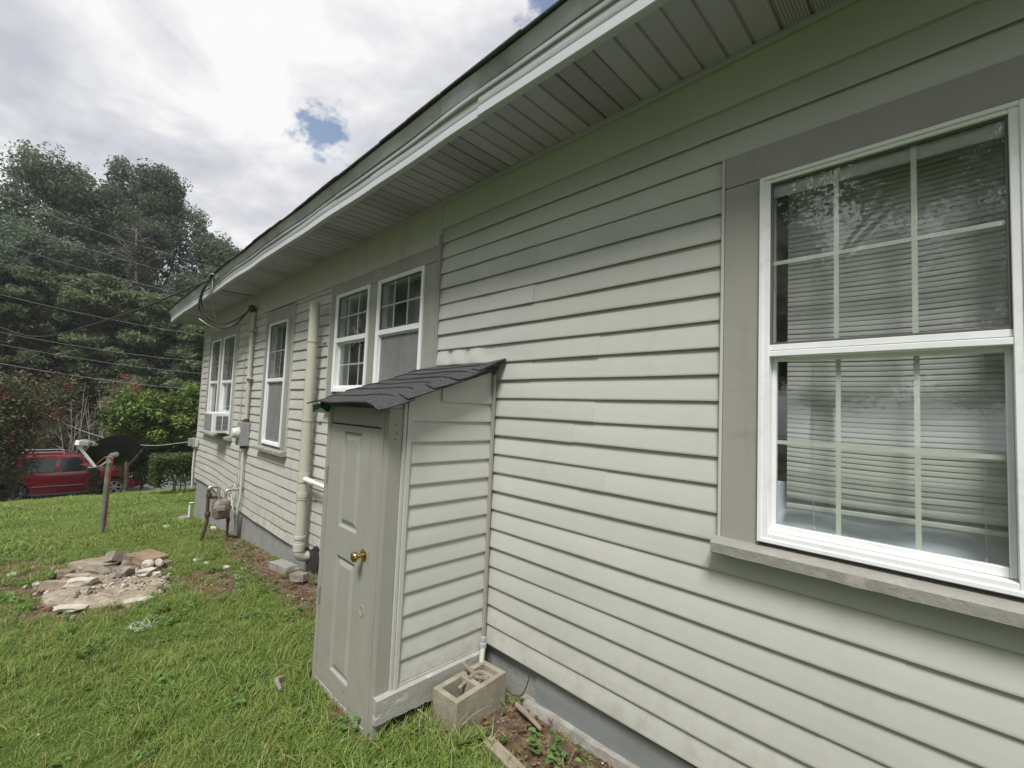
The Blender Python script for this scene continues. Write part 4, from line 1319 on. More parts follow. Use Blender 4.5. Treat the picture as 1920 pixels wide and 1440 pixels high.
# ------------------------------------------------------------------ small things by the wall
def cinder_block():
    # outline with two cores
    L_, W_, H_ = .392, .188, .194
    bm = bmesh.new()
    m = MB()
    t = .033
    m.box(-W_/2, -W_/2+t, -L_/2, L_/2, 0, H_)
    m.box(W_/2-t, W_/2, -L_/2, L_/2, 0, H_)
    for a, b in ((-L_/2, -L_/2+t), (-.017, .017), (L_/2-t, L_/2)):
        m.box(-W_/2+t-.001, W_/2-t+.001, a, b, 0.0005, H_-.0008)
    o = m.build('concrete_block', 'block', bevel=.004)
    for v in o.data.vertices:
        n = noise.noise_vector(Vector(v.co)*40)
        v.co += n*.0022
    o.location = (1.965, .262, -.02); o.rotation_euler = (0, 0, math.radians(4))
    tag(o, 'hollow concrete block lying open side up at the closet corner', 'concrete block')
    return o
cinder_block()
dr = empty('drain_spout', (2.03, .08, 0.02)); tag(dr, 'grey pipe dropping from the closet corner into the concrete block', 'pipe')
for nm, mb in (('pipe', MB().tube([(2.085, .07, .24), (2.075, .085, .20), (2.045, .12, .10), (2.03, .135, .04)], .0165, 12)),
               ('collar', MB().lathe((2.09, .068, .235), (0, 0, 1), [(0, .017), (.001, .023), (.028, .023), (.030, .017), (.06, .017)], 14))):
    oo = mb.build(nm, 'pvc' if nm == 'pipe' else 'cable_grey', smooth=True); oo.parent = dr; oo.matrix_parent_inverse = Matrix.Translation(-dr.location)
def stick(pts, r, label, m='dead_wood', name='stick'):
    p = spline(pts, 4)
    n = len(p)
    rs = [r*(1.05-.35*i/n)*(1+.18*noise.noise((i*.9, r*50, 2))) for i in range(n)]
    o = MB().tube(p, rs, 8).build(name, m, smooth=True)
    reorigin(o, p[0])
    return tag(o, label, 'stick')
stick([(1.98, .20, .09), (2.00, .215, .17), (2.03, .25, .215), (2.04, .262, .235)], .014, 'short grey stick poking up out of the concrete block')
stick([(1.95, .12, .14), (1.99, .18, .17), (1.975, .27, .18)], .016, 'grey stick lying across the top of the concrete block')
stick([(1.93, .17, .16), (1.985, .24, .165), (1.99, .33, .14)], .012, 'pale split stick leaning into the open block', 'plank')
stick([(2.30, .48, .01), (2.16, .52, .05), (2.02, .50, .04), (1.93, .55, .035), (1.86, .50, .02)], .0045, 'thin dry twig curling in front of the concrete block')
stick([(2.12, .45, .0), (2.02, .56, .06), (1.95, .60, .03), (1.88, .62, .01)], .004, 'thin dry twig crossing another in front of the block')
stick([(2.22, .44, .02), (2.13, .55, .04), (2.08, .62, .02)], .0035, 'short dry twig under the closet skirting')
stick([(1.78, .08, .05), (1.66, .10, .05), (1.56, .12, .045)], .013, 'splintered wood scrap by the foundation right of the block', 'plank')
stick([(1.83, .06, .07), (1.76, .055, .10), (1.72, .05, .20), (1.715, .045, .245)], .004, 'thin vine stem climbing the foundation right of the block', 'dark_iron')
stick([(2.95, .93, .01), (2.90, .98, .035), (2.80, .99, .03)], .014, 'bleached piece of wood by the foot of the closet door', 'dead_wood')
pl = MB().hexa([(0, -.033, 0), (.62, -.033, 0), (.62, .033, 0), (0, .033, 0), (.01, -.034, .04), (.62, -.033, .042), (.60, .033, .04), (.0, .034, .041)]).build('plank', 'plank', bevel=.006)
for v in pl.data.vertices: v.co += noise.noise_vector(Vector(v.co)*14)*.006
pl.location = (1.70, .375, .012); pl.rotation_euler = (0, .02, math.radians(176))
tag(pl, 'weathered timber length lying in the soil at the bottom edge', 'plank')

# stones under the tall pipe
def rock(name, loc, size, seed, m, label, cat='stone', rot=(0, 0, 0), rough=.28, box=0.0, group=None, sub_=2):
    bm = bmesh.new()
    if box: 
        bmesh.ops.create_cube(bm, size=1.6)
        bmesh.ops.subdivide_edges(bm, edges=bm.edges[:], cuts=3, use_grid_fill=True)
    else: bmesh.ops.create_icosphere(bm, subdivisions=sub_, radius=1.0)
    for v in bm.verts:
        p = v.co.copy()
        n = noise.noise(p*1.3+Vector((seed*3.1, seed*1.7, 0)))*rough*1.3+noise.noise(p*3.4+Vector((seed, 5, seed)))*rough*.55
        if box: v.co = p*(1+n*.30)
        else:
            q = Vector([max(-.78, min(.78, c)) for c in p])
            v.co = q*(1+n)
    me = bpy.data.meshes.new(name); bm.to_mesh(me); bm.free()
    me.transform(Matrix.Diagonal((size[0], size[1], size[2], 1)))
    for p in me.polygons: p.use_smooth = True
    me.set_sharp_from_angle(angle=math.radians(16))
    me.materials.append(MATS[m])
    o = bpy.data.objects.new(name, me); COL.objects.link(o)
    o.location = loc; o.rotation_euler = rot
    return tag(o, label, cat, group)
rock('brick', (4.72, .19, gz(4.72, .2)+.06), (.10, .055, .045), 3, 'stone_grey', 'grey brick standing under the drain pipe elbow', 'brick', (.05, .1, .5), box=1)
rock('concrete_slab', (5.35, .13, gz(5.35, .13)+.03), (.26, .09, .05), 5, 'concrete', 'broken concrete slab against the foundation behind the drain pipe', 'slab', (0, .08, .1), box=1)
rock('stone', (4.95, .10, gz(4.95, .1)+.0), (.09, .06, .05), 6, 'stone_grey', 'small dark stone beneath the drain pipe elbow')

# the heap of rubble on the lawn
def slab():
    P = [(5.88, 2.03), (6.35, 1.90), (6.75, 1.66), (6.80, 1.40), (6.45, 1.22), (5.95, 1.15), (5.40, 1.16), (5.12, 1.35), (5.20, 1.60), (5.55, 1.86)]
    m = MB()
    cx, cy = 5.95, 1.55
    n = 120; R = 16
    import bisect
    ang = [math.atan2(y-cy, x-cx) for x, y in P]
    rad = [math.hypot(x-cx, y-cy) for x, y in P]
    od = sorted(zip(ang, rad)); ang = [a for a, _ in od]; rad = [b for _, b in od]
    ang2 = [ang[-1]-2*math.pi]+ang+[ang[0]+2*math.pi]; rad2 = [rad[-1]]+rad+[rad[0]]
    pts = []
    for i in range(R+1):
        for j in range(n):
            t = -math.pi+2*math.pi*j/n
            rr = .92*float(np.interp(t, ang2, rad2))*(1+.13*noise.noise((math.cos(t)*3, math.sin(t)*3, 3))+.06*noise.noise((math.cos(t)*11, math.sin(t)*11, 3)))
            k = min(i/(R-1), 1.0)
            x = cx+math.cos(t)*rr*k; y = cy+math.sin(t)*rr*k
            h = .030+.030*noise.noise((x*3.5, y*3.5, 1))+.030*noise.noise((x*9, y*7, 4))+.016*noise.noise((x*25, y*25, 6))
            if i >= R-1: h = .020+.014*noise.noise((x*10, y*10, 2))
            if i == R: h = -.08
            pts.append((x, y, gz(x, y)+h))
    f = [(i*n+j, (i+1)*n+j, (i+1)*n+(j+1) % n, i*n+(j+1) % n) for i in range(R) for j in range(n)]
    o = m.add(pts, f).build('stone_slab', 'stone_light', smooth=True)
    reorigin(o, (cx, cy, gz(cx, cy)))
    tag(o, 'broad pale weathered slab lying flush in the lawn under the rubble', 'slab')
slab()
def G_(x, y, h): return (x, y, gz(x, y)+h)
rock('stone', G_(6.72, 1.17, .10), (.20, .15, .055), 11, 'brick_tan', 'large flat tan block on the right of the rubble heap', rot=(.0, -.10, .45), box=1, rough=.2)
rock('stone', G_(6.60, 1.10, .03), (.19, .13, .05), 12, 'stone_brown', 'brown block underneath the flat tan block', rot=(0, .05, .3), box=1)
rock('stone', G_(6.98, 1.40, .10), (.10, .14, .07), 13, 'stone_grey', 'tilted grey brown block at the top of the rubble heap', rot=(.5, .3, .5), box=1)
rock('stone', G_(6.78, 1.31, .09), (.08, .09, .085), 14, 'stone_brown', 'dark brown lump between the two upright blocks', rot=(.3, .2, .2))
rock('stone', G_(7.05, 1.62, .04), (.28, .20, .05), 15, 'stone_light', 'wide pale flat stone at the back of the rubble heap', rot=(.03, .05, .2), box=1)
rock('stone', G_(6.62, 1.60, .06), (.17, .11, .06), 16, 'stone_grey', 'grey angular stone in the middle of the rubble heap', rot=(.1, -.2, .9))
rock('stone', G_(6.55, 1.75, .05), (.16, .07, .04), 17, 'stone_light', 'long tan stone lying left of the grey angular one', rot=(.1, .0, .8))
rock('stone', G_(6.36, 1.88, .04), (.20, .055, .05), 18, 'stone_light', 'narrow cream stone at the left edge of the rubble', rot=(.1, 0, .9), box=1)
rock('stone', G_(6.22, 1.74, .065), (.17, .06, .05), 19, 'stone_white', 'long white stone lying on the pale slab', rot=(0, .1, .9))
rock('stone', G_(6.32, 1.42, .08), (.14, .10, .08), 20, 'stone_grey', 'grey rounded rock in front of the heap', rot=(.2, .1, .3))
rock('stone', G_(6.40, 1.20, .09), (.075, .065, .06), 21, 'stone_white', 'rounded white stone below the flat tan block', rot=(.2, .4, 0))
rock('stone', G_(6.42, 1.10, .08), (.065, .055, .055), 22, 'stone_white', 'white stone at the right beside the rounded one', rot=(.7, .4, 0))
rock('stone', G_(6.15, 1.25, .06), (.10, .065, .045), 23, 'stone_white', 'jagged white stone in front of the two rounded white ones', rot=(.1, .1, 1.0), rough=.4)
rock('stone', G_(6.0, 1.17, .05), (.055, .045, .035), 24, 'stone_white', 'small white chip on the soil right of the slab', rot=(.1, .1, .4))
rock('stone', G_(5.82, 1.12, .04), (.05, .04, .03), 25, 'stone_grey', 'small grey pebble at the right edge of the slab', rot=(.1, .1, .4))
rock('stone', G_(5.55, 1.20, .04), (.05, .035, .025), 26, 'stone_brown', 'small brown pebble on the near right of the slab')
rock('stone', G_(5.45, 1.82, .035), (.15, .07, .03), 27, 'stone_white', 'flat white stone at the near edge of the slab', rot=(0, 0, 1.0))
rock('stone', G_(5.22, 1.40, .02), (.13, .06, .03), 28, 'stone_white', 'low white stone at the front right corner of the slab', rot=(0, 0, 1.2))
rock('stone', G_(6.95, 1.86, .03), (.10, .07, .05), 29, 'stone_brown', 'dark stone half sunk in soil behind the heap', rot=(0, 0, 1.2))
rock('stone', G_(7.35, 2.25, .01), (.07, .05, .02), 30, 'stone_white', 'flat white chip in the bare soil left of the heap')
rock('stone', G_(6.75, 2.05, .01), (.06, .04, .02), 31, 'stone_white', 'white chip lying in soil near the left end of the slab')
rock('stone', G_(6.5, 2.22, .01), (.05, .03, .02), 32, 'stone_light', 'tan chip in the soil at the left edge of the photo')
rock('stone', G_(10.35, .24, .04), (.14, .10, .07), 33, 'stone_grey', 'grey rock at the far foundation corner')
rock('stone', G_(8.7, .10, .03), (.06, .05, .04), 34, 'stone_white', 'small white stone by the wall beyond the gas meter')
rock('stone', G_(5.9, .55, .01), (.05, .04, .025), 36, 'stone_white', 'small white stone in the soil between rubble and pipe')

def crumple(loc, s, seed, label):
    bm = bmesh.new(); bmesh.ops.create_grid(bm, x_segments=10, y_segments=8, size=1)
    for v in bm.verts:
        n = noise.noise_vector(v.co*2.2+Vector((seed, 0, 0)))
        v.co = Vector((v.co.x*.8+n.x*.5, v.co.y*.6+n.y*.4, .35+n.z*.7))
    me = bpy.data.meshes.new('paper_scrap'); bm.to_mesh(me); bm.free()
    me.transform(Matrix.Diagonal((s, s, s*.55, 1))); me.materials.append(MATS['paper'])
    o = bpy.data.objects.new('paper_scrap', me); COL.objects.link(o); o.location = loc
    sm = o.modifiers.new('thick', 'SOLIDIFY'); sm.thickness = .002
    tag(o, label, 'litter')
crumple(G_(9.67, .57, 0), .10, 1, 'crumpled white paper scrap on grass beyond the gas meter')
crumple(G_(6.55, .71, 0), .075, 2, 'white plastic scrap on the grass in front of the gas meter')
crumple(G_(6.30, .66, 0), .05, 3, 'smaller white scrap beside the plastic scrap near the gas meter')
crumple(G_(5.75, .42, 0), .035, 4, 'tiny white scrap in bare soil by the tall drain pipe')

# satellite dish
def dish():
    bx, by = 10.03, 1.39
    z0 = gz(bx, by)
    root = empty('satellite_dish', (bx, by, z0)); tag(root, 'black satellite dish on a leaning grey pole in the lawn', 'satellite dish')
    inv = Matrix.Translation(-root.location)
    def cp(o, p=None): o.parent = p or root; o.matrix_parent_inverse = inv; return o
    top = Vector((10.0, 1.375, .64))
    cp(MB().tube([(bx, by, z0-.1), top], .038, 16).build('pole', 'pole', smooth=True))
    N_ = Vector((.85, .24, .47)).normalized()       # where the dish looks
    U = Vector((0, 0, 1)); S = U.cross(N_).normalized(); U2 = N_.cross(S)
    roll_ = math.radians(-9)
    S, U2 = S*math.cos(roll_)+U2*math.sin(roll_), U2*math.cos(roll_)-S*math.sin(roll_)
    c = Vector((10.14, 1.325, .745))
    a, b, dep = .36, .31, .07
    pts = []; R, n = 8, 40
    for i in range(R+1):
        for j in range(n):
            t = 2*math.pi*j/n; k = i/R
            pts.append(c+S*(a*k*math.cos(t))+U2*(b*k*math.sin(t))+N_*(dep*(k*k-1)))
    for i in range(R, -1, -1):
        for j in range(n):
            t = 2*math.pi*j/n; k = i/R*(1.012 if i == R else 1)
            pts.append(c+S*(a*k*math.cos(t))+U2*(b*k*math.sin(t))+N_*(dep*(k*k-1)-.010))
    T = 2*(R+1)
    f = [(i*n+j, (i+1)*n+j, (i+1)*n+(j+1) % n, i*n+(j+1) % n) for i in range(T-1) for j in range(n)]
    d = cp(MB().add(pts, f).build('reflector', 'dish_black', smooth=True))
    back = c-N_*(dep+.01)
    cp(MB().tube([back-U2*.02, back-N_*.05, top+Vector((0, 0, .03))], [.045, .04, .042], 12).build('bracket', 'galv', smooth=True))
    cp(MB().lathe(top-Vector((0, 0, .09)), (0, 0, 1), [(0, .045), (.11, .045), (.12, .03)], 14).build('clamp', 'galv', smooth=True))
    low = c-U2*(b*.98)+N_*.0
    tip = Vector((9.98, 1.76, .84))
    low2 = Vector((9.98, 1.545, .50))
    cp(MB().tube([back-U2*.06, low2+Vector((.02, -.06, 0)), low2], .018, 8).build('arm_bracket', 'galv', smooth=True))
    cp(MB().tube([low2, tip], .023, 6).build('arm', 'dish_white'))
    h = cp(MB().box(-.07, .07, -.045, .045, -.04, .04).build('feed_horn', 'dish_white', bevel=.012))
    ax = (c+N_*.1-tip).normalized()
    h.matrix_parent_inverse = Matrix.Identity(4)
    h.location = tip+Vector((0, -.03, .05))-root.location; h.rotation_euler = ax.to_track_quat('X', 'Z').to_euler()
    for k in (.0, .075, .14):
        cp(MB().lathe(tip+Vector((0, -.02-k, .08-k*.35)), tuple(ax), [(0, .032), (.05, .036), (.075, .03), (.09, .03), (.091, 0)], 14).build('receiver', 'galv', smooth=True))
    cp(MB().tube(spline([low2, (9.96, 1.50, .58), (9.95, 1.42, .66), (9.95, 1.34, .60), (9.96, 1.35, .45), (9.985, 1.345, .1), (10.0, 1.345, -.5)], 6), .007, 6).build('cable', 'cable_red', smooth=True))
dish()
# ------------------------------------------------------------------ trees and shrubs
def leaf_mesh(name, P, Nrm, size, asp, tint, m, fold=0.25):
    """many small pointed leaves (two triangles folded on the mid-rib); P, Nrm arrays (n,3)"""
    n = len(P)
    t = rng.normal(size=(n, 3)); t -= Nrm*np.sum(t*Nrm, 1)[:, None]; t /= np.linalg.norm(t, axis=1)[:, None]+1e-9
    b = np.cross(Nrm, t)
    s = size[:, None]
    v = np.empty((n, 4, 3), np.float32)
    v[:, 0] = P-t*s
    v[:, 1] = P+b*s*asp+Nrm*s*fold
    v[:, 2] = P+t*s
    v[:, 3] = P-b*s*asp+Nrm*s*fold
    me = bpy.data.meshes.new(name)
    me.vertices.add(4*n); me.vertices.foreach_set('co', v.reshape(-1))
    idx = np.arange(n, dtype=np.int32)[:, None]*4
    tri = np.concatenate([idx+np.array([[0, 1, 2]], np.int32), idx+np.array([[0, 2, 3]], np.int32)], 1).reshape(-1)
    me.loops.add(6*n); me.loops.foreach_set('vertex_index', tri)
    me.polygons.add(2*n)
    me.polygons.foreach_set('loop_start', np.arange(0, 6*n, 3, dtype=np.int32))
    me.polygons.foreach_set('loop_total', np.full(2*n, 3, np.int32))
    at = me.attributes.new('tint', 'FLOAT', 'FACE')
    at.data.foreach_set('value', np.repeat(tint.astype(np.float32), 2))
    me.materials.append(MATS[m])
    me.update(); me.validate()
    return me

def sample_lobes(lobes, n_cl, per, spread, flat=0.0, shell=0.55):
    """clusters of leaves through each lobe's volume, denser towards the outside"""
    vol = np.array([l[3]*l[4]*l[5] for l in lobes])**(2/3); vol /= vol.sum()
    P = []; T = []; D = []
    for l, w in zip(lobes, vol):
        k = max(3, int(n_cl*w))
        d = rng.normal(size=(k, 3)); d /= np.linalg.norm(d, axis=1)[:, None]
        r = np.clip(shell+(1-shell)*rng.random(k)**.6, 0, 1)
        bump = np.array([1+.22*noise.noise(Vector(q*2.3)+Vector((l[0], l[1], l[2]))) for q in d])
        c = d*(r*bump)[:, None]*np.array(l[3:6])+np.array(l[:3])
        ti = rng.random(k)
        for cc, tt, dd in zip(c, ti, d):
            m = int(per*(.5+rng.random()))
            q = rng.normal(size=(m, 3)); q *= (np.minimum(1, 1.7/(np.linalg.norm(q, axis=1)+1e-6))*spread*(.7+.6*rng.random()))[:, None]
            if flat: q[:, 2] *= (1-flat)
            P.append(cc+q); T.append(np.clip(tt*.68+.32*rng.random(m), 0, 1)); D.append(np.repeat(dd[None], m, 0))
    return np.concatenate(P), np.concatenate(T), np.concatenate(D)

def make_tree(name, label, cat, loc, lobes, m, n_cl, per, spread, size, trunk=None, limbs=6, flat=0.0, asp=.45, up=0.5, group=None,
              bark='bark', shell=.55, tint_fn=None, limb_r=.3, core=0):
    root = empty(name, loc)
    tag(root, label, cat, group)
    P, T, D = sample_lobes(lobes, n_cl, per, spread, flat, shell)
    N_ = rng.normal(size=P.shape)*.8+D*.3; N_[:, 2] += up
    N_ /= np.linalg.norm(N_, axis=1)[:, None]
    if tint_fn: T = tint_fn(P, T)
    s = size*(.6+.8*rng.random(len(P)))
    if core:          # bigger inner leaves close the crown; its inner shade put into their darker tint
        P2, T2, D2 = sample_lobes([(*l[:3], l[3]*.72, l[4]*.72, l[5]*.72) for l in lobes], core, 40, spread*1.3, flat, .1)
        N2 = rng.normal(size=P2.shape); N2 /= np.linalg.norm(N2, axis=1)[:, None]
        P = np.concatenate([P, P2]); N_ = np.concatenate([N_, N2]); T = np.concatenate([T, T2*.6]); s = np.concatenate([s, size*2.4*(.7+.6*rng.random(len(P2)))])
    o = bpy.data.objects.new('crown', leaf_mesh('crown', P, N_, s, asp, T, m)); COL.objects.link(o); o.parent = root
    if trunk:
        r0, h = trunk
        mb = MB()
        rr = random.Random(len(P))
        pts = [(0, 0, -.3)]
        for i in range(1, 6): pts.append((rr.uniform(-.06, .06)*h*.25, rr.uniform(-.06, .06)*h*.25, h*i/5))
        mb.tube(spline(pts, 3), [r0*(1-.62*i/15) for i in range(16)], 9)
        for k in range(limbs):
            l = lobes[k % len(lobes)]
            i0 = rr.uniform(.35, .95)
            s0 = Vector((pts[3][0]*.6, pts[3][1]*.6, h*i0))
            e = Vector((l[0]+rr.uniform(-.4, .4)*l[3], l[1]+rr.uniform(-.4, .4)*l[4], l[2]+rr.uniform(-.3, .5)*l[5]))
            mid = s0.lerp(e, .5)+Vector((rr.uniform(-.2, .2), rr.uniform(-.2, .2), .12))*(e-s0).length*.5
            p = spline([s0, mid, e], 4)
            mb.tube(p, [r0*limb_r*(1.1-.95*i/len(p)) for i in range(len(p))], 6)
        mb.build('trunk', bark, root, smooth=True)
    return root

ZF = -2.6
def big_oak(loc, H, W, label, seed, n_cl=460):
    r = random.Random(seed)
    lobes = [(0, 0, H*.74, W*.62, W*.62, H*.24)]
    for k in range(9):
        a = k*2.4+r.random()
        lobes.append((math.cos(a)*W*.62, math.sin(a)*W*.62, H*(.42+.34*r.random()), W*(.34+.12*r.random()), W*(.34+.12*r.random()), H*(.10+.05*r.random())))
    for k in range(5):
        a = r.random()*6.28
        lobes.append((math.cos(a)*W*.35, math.sin(a)*W*.35, H*(.86+.07*r.random()), W*.27, W*.27, H*.085))
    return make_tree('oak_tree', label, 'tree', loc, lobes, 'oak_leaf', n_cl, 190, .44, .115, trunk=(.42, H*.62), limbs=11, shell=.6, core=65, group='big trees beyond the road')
big_oak((50, 4.3, ZF), 22.0, 4.4, 'tall round-topped dark tree at the left behind the overhead lines', 1)
big_oak((51, -2.0, ZF), 25.2, 4.6, 'tall dark tree right of the round-topped one, behind the dead trunk', 2)
big_oak((53, 9.6, ZF), 20.5, 4.0, 'dark tree cut off by the left edge of the photo', 3, 400)
big_oak((47, -7.6, ZF), 18.0, 3.8, 'dark tree falling away towards the roof edge', 4, 420)
big_oak((60, 1.2, ZF), 21.0, 5.0, 'dark tree filling the gap between the two tallest', 5, 300)
big_oak((58, -9.0, ZF), 15.5, 4.5, 'lower dark tree just above the far eave', 6, 380)

def under(loc, lobes, label, n_cl, per=60):
    return make_tree('understory_tree', label, 'tree', loc, lobes, 'under_leaf', n_cl, per, .5, .22, trunk=(.2, 4.0), limbs=5, group='dark understory beyond the road', shell=.3)
under((46, 6.5, ZF), [(0, 0, 5, 3.0, 3.6, 5.5)], 'dark understory tree at the left edge beyond the road', 190)
under((45.5, 1.0, ZF), [(0, 0, 5, 3.0, 3.4, 5.5)], 'dark understory tree behind the bare saplings', 190)
under((45, -4.2, ZF), [(0, 0, 5, 3.0, 3.4, 5.5)], 'dark understory tree behind the bright green bush', 190)
under((44.5, -9.5, ZF), [(0, 0, 4.8, 3.0, 3.4, 5.2)], 'dark understory tree hidden mostly by the house corner', 140)

def layered(loc, H, W, label, seed, n=46):
    """spreading tree with foliage in flat tiers"""
    r = random.Random(seed)
    lobes = []
    for k in range(n):
        a = r.random()*6.28; q = math.sqrt(r.random())*W
        z = H*(.16+.84*r.random()**.8)
        q *= (1.15-.55*(z/H)**2)
        lobes.append((math.cos(a)*q, math.sin(a)*q, z, .55+.5*r.random(), .55+.5*r.random(), .30))
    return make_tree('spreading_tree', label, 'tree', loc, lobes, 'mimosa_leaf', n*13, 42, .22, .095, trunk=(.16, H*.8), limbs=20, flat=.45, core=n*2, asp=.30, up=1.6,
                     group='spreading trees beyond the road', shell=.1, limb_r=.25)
layered((39, 4.9, ZF), 11.3, 2.7, 'spreading tree with pale tiers of leaves at the left edge', 1, 80)
layered((39.6, 1.2, ZF), 11.6, 2.6, 'spreading tree with pale tiers of leaves below the tall dark trees', 2, 80)
layered((38, -2.2, ZF), 11.0, 2.5, 'spreading tree with pale tiers of leaves above the bright green bush', 3, 80)
layered((37, -5.3, ZF), 10.2, 2.4, 'spreading tree with pale tiers of leaves beside the far house corner', 4, 64)

mat('bark_grey', (0.15, 0.135, 0.12), 0.9, 0.1, var=0.3, var_scale=8)
# dead trunk wrapped in vine
def dead_tree():
    base = Vector((43.0, -1.3, ZF))
    root = empty('dead_tree', base); tag(root, 'dead bare tree wrapped in brown vine among the dark trees', 'tree')
    r = random.Random(21)
    mb = MB()
    pts = [(0, 0, 0), (.15, .1, 5), (0, -.1, 10), (-.1, .15, 14), (.0, .3, 16.6)]
    mb.tube(spline(pts, 4), [.24-.011*i for i in range(17)], 8)
    for k in range(34):
        z = r.uniform(8.5, 16.5)
        a = r.uniform(0, 6.28)
        L_ = r.uniform(.9, 2.6)
        dz = r.uniform(-.5, 1.0) if z > 13 else r.uniform(-1.3, .4)
        s0 = Vector((0, 0, z)); e = s0+Vector((math.cos(a), math.sin(a), dz))*L_
        mid = s0.lerp(e, .5)+Vector((0, 0, .2*L_))
        p = spline([s0, mid, e], 3)
        mb.tube(p, [.042*(1.1-.95*i/len(p)) for i in range(len(p))], 5)
        for q in range(3):
            st = p[3+q % 3]; ee = st+Vector((r.uniform(-.7, .7), r.uniform(-.7, .7), r.uniform(-.5, .8)))
            mb.tube([st, st.lerp(ee, .5)+Vector((0, 0, .08)), ee], [.02, .014, .008], 4)
    mb.build('trunk', 'bark_grey', root, smooth=True)
    P, T, D = sample_lobes([(0, 0, 13.8, .5, .6, 1.2), (0, .1, 11.3, .35, .4, 1.6), (-.1, .2, 9.0, .7, .9, 1.5), (0, .1, 15.2, .4, .5, 1.0)], 170, 30, .16, 0, .2)
    N_ = rng.normal(size=P.shape); N_ /= np.linalg.norm(N_, axis=1)[:, None]
    o = bpy.data.objects.new('vine', leaf_mesh('vine', P, N_, .09*(.6+.8*rng.random(len(P))), .4, T, 'vine_leaf')); COL.objects.link(o); o.parent = root
dead_tree()

# red-tipped shrubs
def myrtle(loc, H, W, label, seed, n_cl=260):
    r = random.Random(seed)
    lobes = [(r.uniform(-.4, .4)*W, r.uniform(-.5, .5)*W*1.3, H*(.25+.6*r.random()), W*.42, W*.5, H*.2) for _ in range(9)]
    tips = [(l[0], l[1], l[2]+l[5]*.85) for l in r.sample(lobes, 5)]
    def tf(P, T):
        T = T*.72
        nn = np.array([noise.noise(Vector((q[0]*.8, q[1]*1.1, q[2]*1.1+seed))) for q in P])
        lim = .38-.22*np.clip((P[:, 2]/H-.3)/.7, 0, 1)
        return np.where((nn > lim) & (P[:, 2] > H*.3) & (rng.random(len(T)) < .55), .93, T)
    return make_tree('red_tipped_shrub', label, 'shrub', loc, lobes, 'myrtle_leaf', n_cl, 40, .17, .055, trunk=(.06, H*.7), limbs=14, shell=.25, tint_fn=tf,
                     group='red-tipped shrubs', limb_r=.55)
myrtle((23.4, 3.05, gz(23.4, 3)), 4.9, 1.45, 'big dusky shrub with red tips hanging over the rear of the red car', 3, 420)
myrtle((31.5, -.7, ZF), 5.4, 1.3, 'dusky shrub with red tips behind the bright green bush', 5, 200)
myrtle((34.2, 3.2, ZF), 4.6, 1.5, 'dusky shrub with a few red tips beyond the red car', 8, 200)

# bare saplings
def saplings():
    root = empty('bare_saplings', (29.5, 1.1, -2.7)); tag(root, 'clump of bare grey sapling stems behind the satellite dish', 'sapling')
    r = random.Random(31)
    mb = MB()
    for k in range(13):
        x, y = r.uniform(-.4, .4), r.uniform(-.75, .75)
        H = r.uniform(3.2, 4.9)
        p = spline([(x, y, 0), (x+r.uniform(-.1, .1), y+r.uniform(-.2, .2), H*.5), (x+r.uniform(-.3, .3), y+r.uniform(-.4, .4), H)], 5)
        mb.tube(p, [.034*(1.1-i/len(p)) for i in range(len(p))], 5)
        for q in range(5):
            s0 = p[4+q]; e = s0+Vector((r.uniform(-.4, .4), r.uniform(-.4, .4), r.uniform(.2, .6)))
            mb.tube([s0, e], [.014, .005], 4)
    mb.build('trunk', 'dead_wood', root, smooth=True)
    P, T, D = sample_lobes([(0, 0, 2.5, .7, 1.1, 2.0)], 50, 12, .2, 0, .2)
    N_ = rng.normal(size=P.shape); N_ /= np.linalg.norm(N_, axis=1)[:, None]
    o = bpy.data.objects.new('foliage', leaf_mesh('foliage', P, N_, .06*(.6+.8*rng.random(len(P))), .4, T*.6, 'myrtle_leaf')); COL.objects.link(o); o.parent = root
saplings()

# bright green bush
lob = [(0, -1.3, 3.3, .9, 1.5, .75), (0, -.3, 3.6, .8, .8, .6), (0, -2.2, 3.9, .8, .8, .6), (.2, -1.0, 2.6, .9, 1.3, .7), (.1, -2.4, 3.0, .8, 1.0, .7), (0, .3, 3.0, .6, .6, .6), (.1, -3.0, 3.5, .8, 1.0, .8)]
make_tree('green_bush', 'bright yellow-green leafy bush left of the far house corner', 'bush', (23.6, .0, gz(23.6, 0)), lob, 'bush_leaf', 360, 52, .16, .075, trunk=(.09, 2.6), limbs=10,
          shell=.35, up=1.0, limb_r=.5)
make_tree('dark_bush', 'dark green bush beneath the bright green one', 'bush', (24.3, -.6, gz(24.3, -.6)), [(0, -.6, 1.55, .6, 1.2, .8), (0, -1.6, 1.5, .6, 1.0, .8), (0, .3, 1.2, .4, .5, .5)], 'under_leaf', 150, 46, .16, .075,
          trunk=(.06, 1.4), limbs=6, shell=.3)
make_tree('small_shrub', 'small leggy shrub at the front bumper of the red car', 'shrub', (24.1, -.62, gz(24.1, -.6)), [(0, 0, .95, .25, .38, .32), (0, -.25, .7, .2, .25, .3)], 'hedge_leaf', 60, 40, .09, .045,
          trunk=(.03, .8), limbs=7, shell=.2, limb_r=.7)
make_tree('ivy_stump', 'ivy-covered stump in front of the red car door', 'stump', (24.0, .93, gz(24, .9)), [(0, 0, .55, .14, .17, .6)], 'vine_leaf', 60, 30, .05, .04, trunk=(.11, 1.15), limbs=0, shell=.6)
make_tree('small_shrub', 'low dark shrub under the rear of the red car', 'shrub', (24.2, 3.6, gz(24.2, 3.6)), [(0, 0, .5, .4, .9, .5)], 'under_leaf', 70, 40, .12, .05, trunk=(.03, .5), limbs=4, shell=.2)

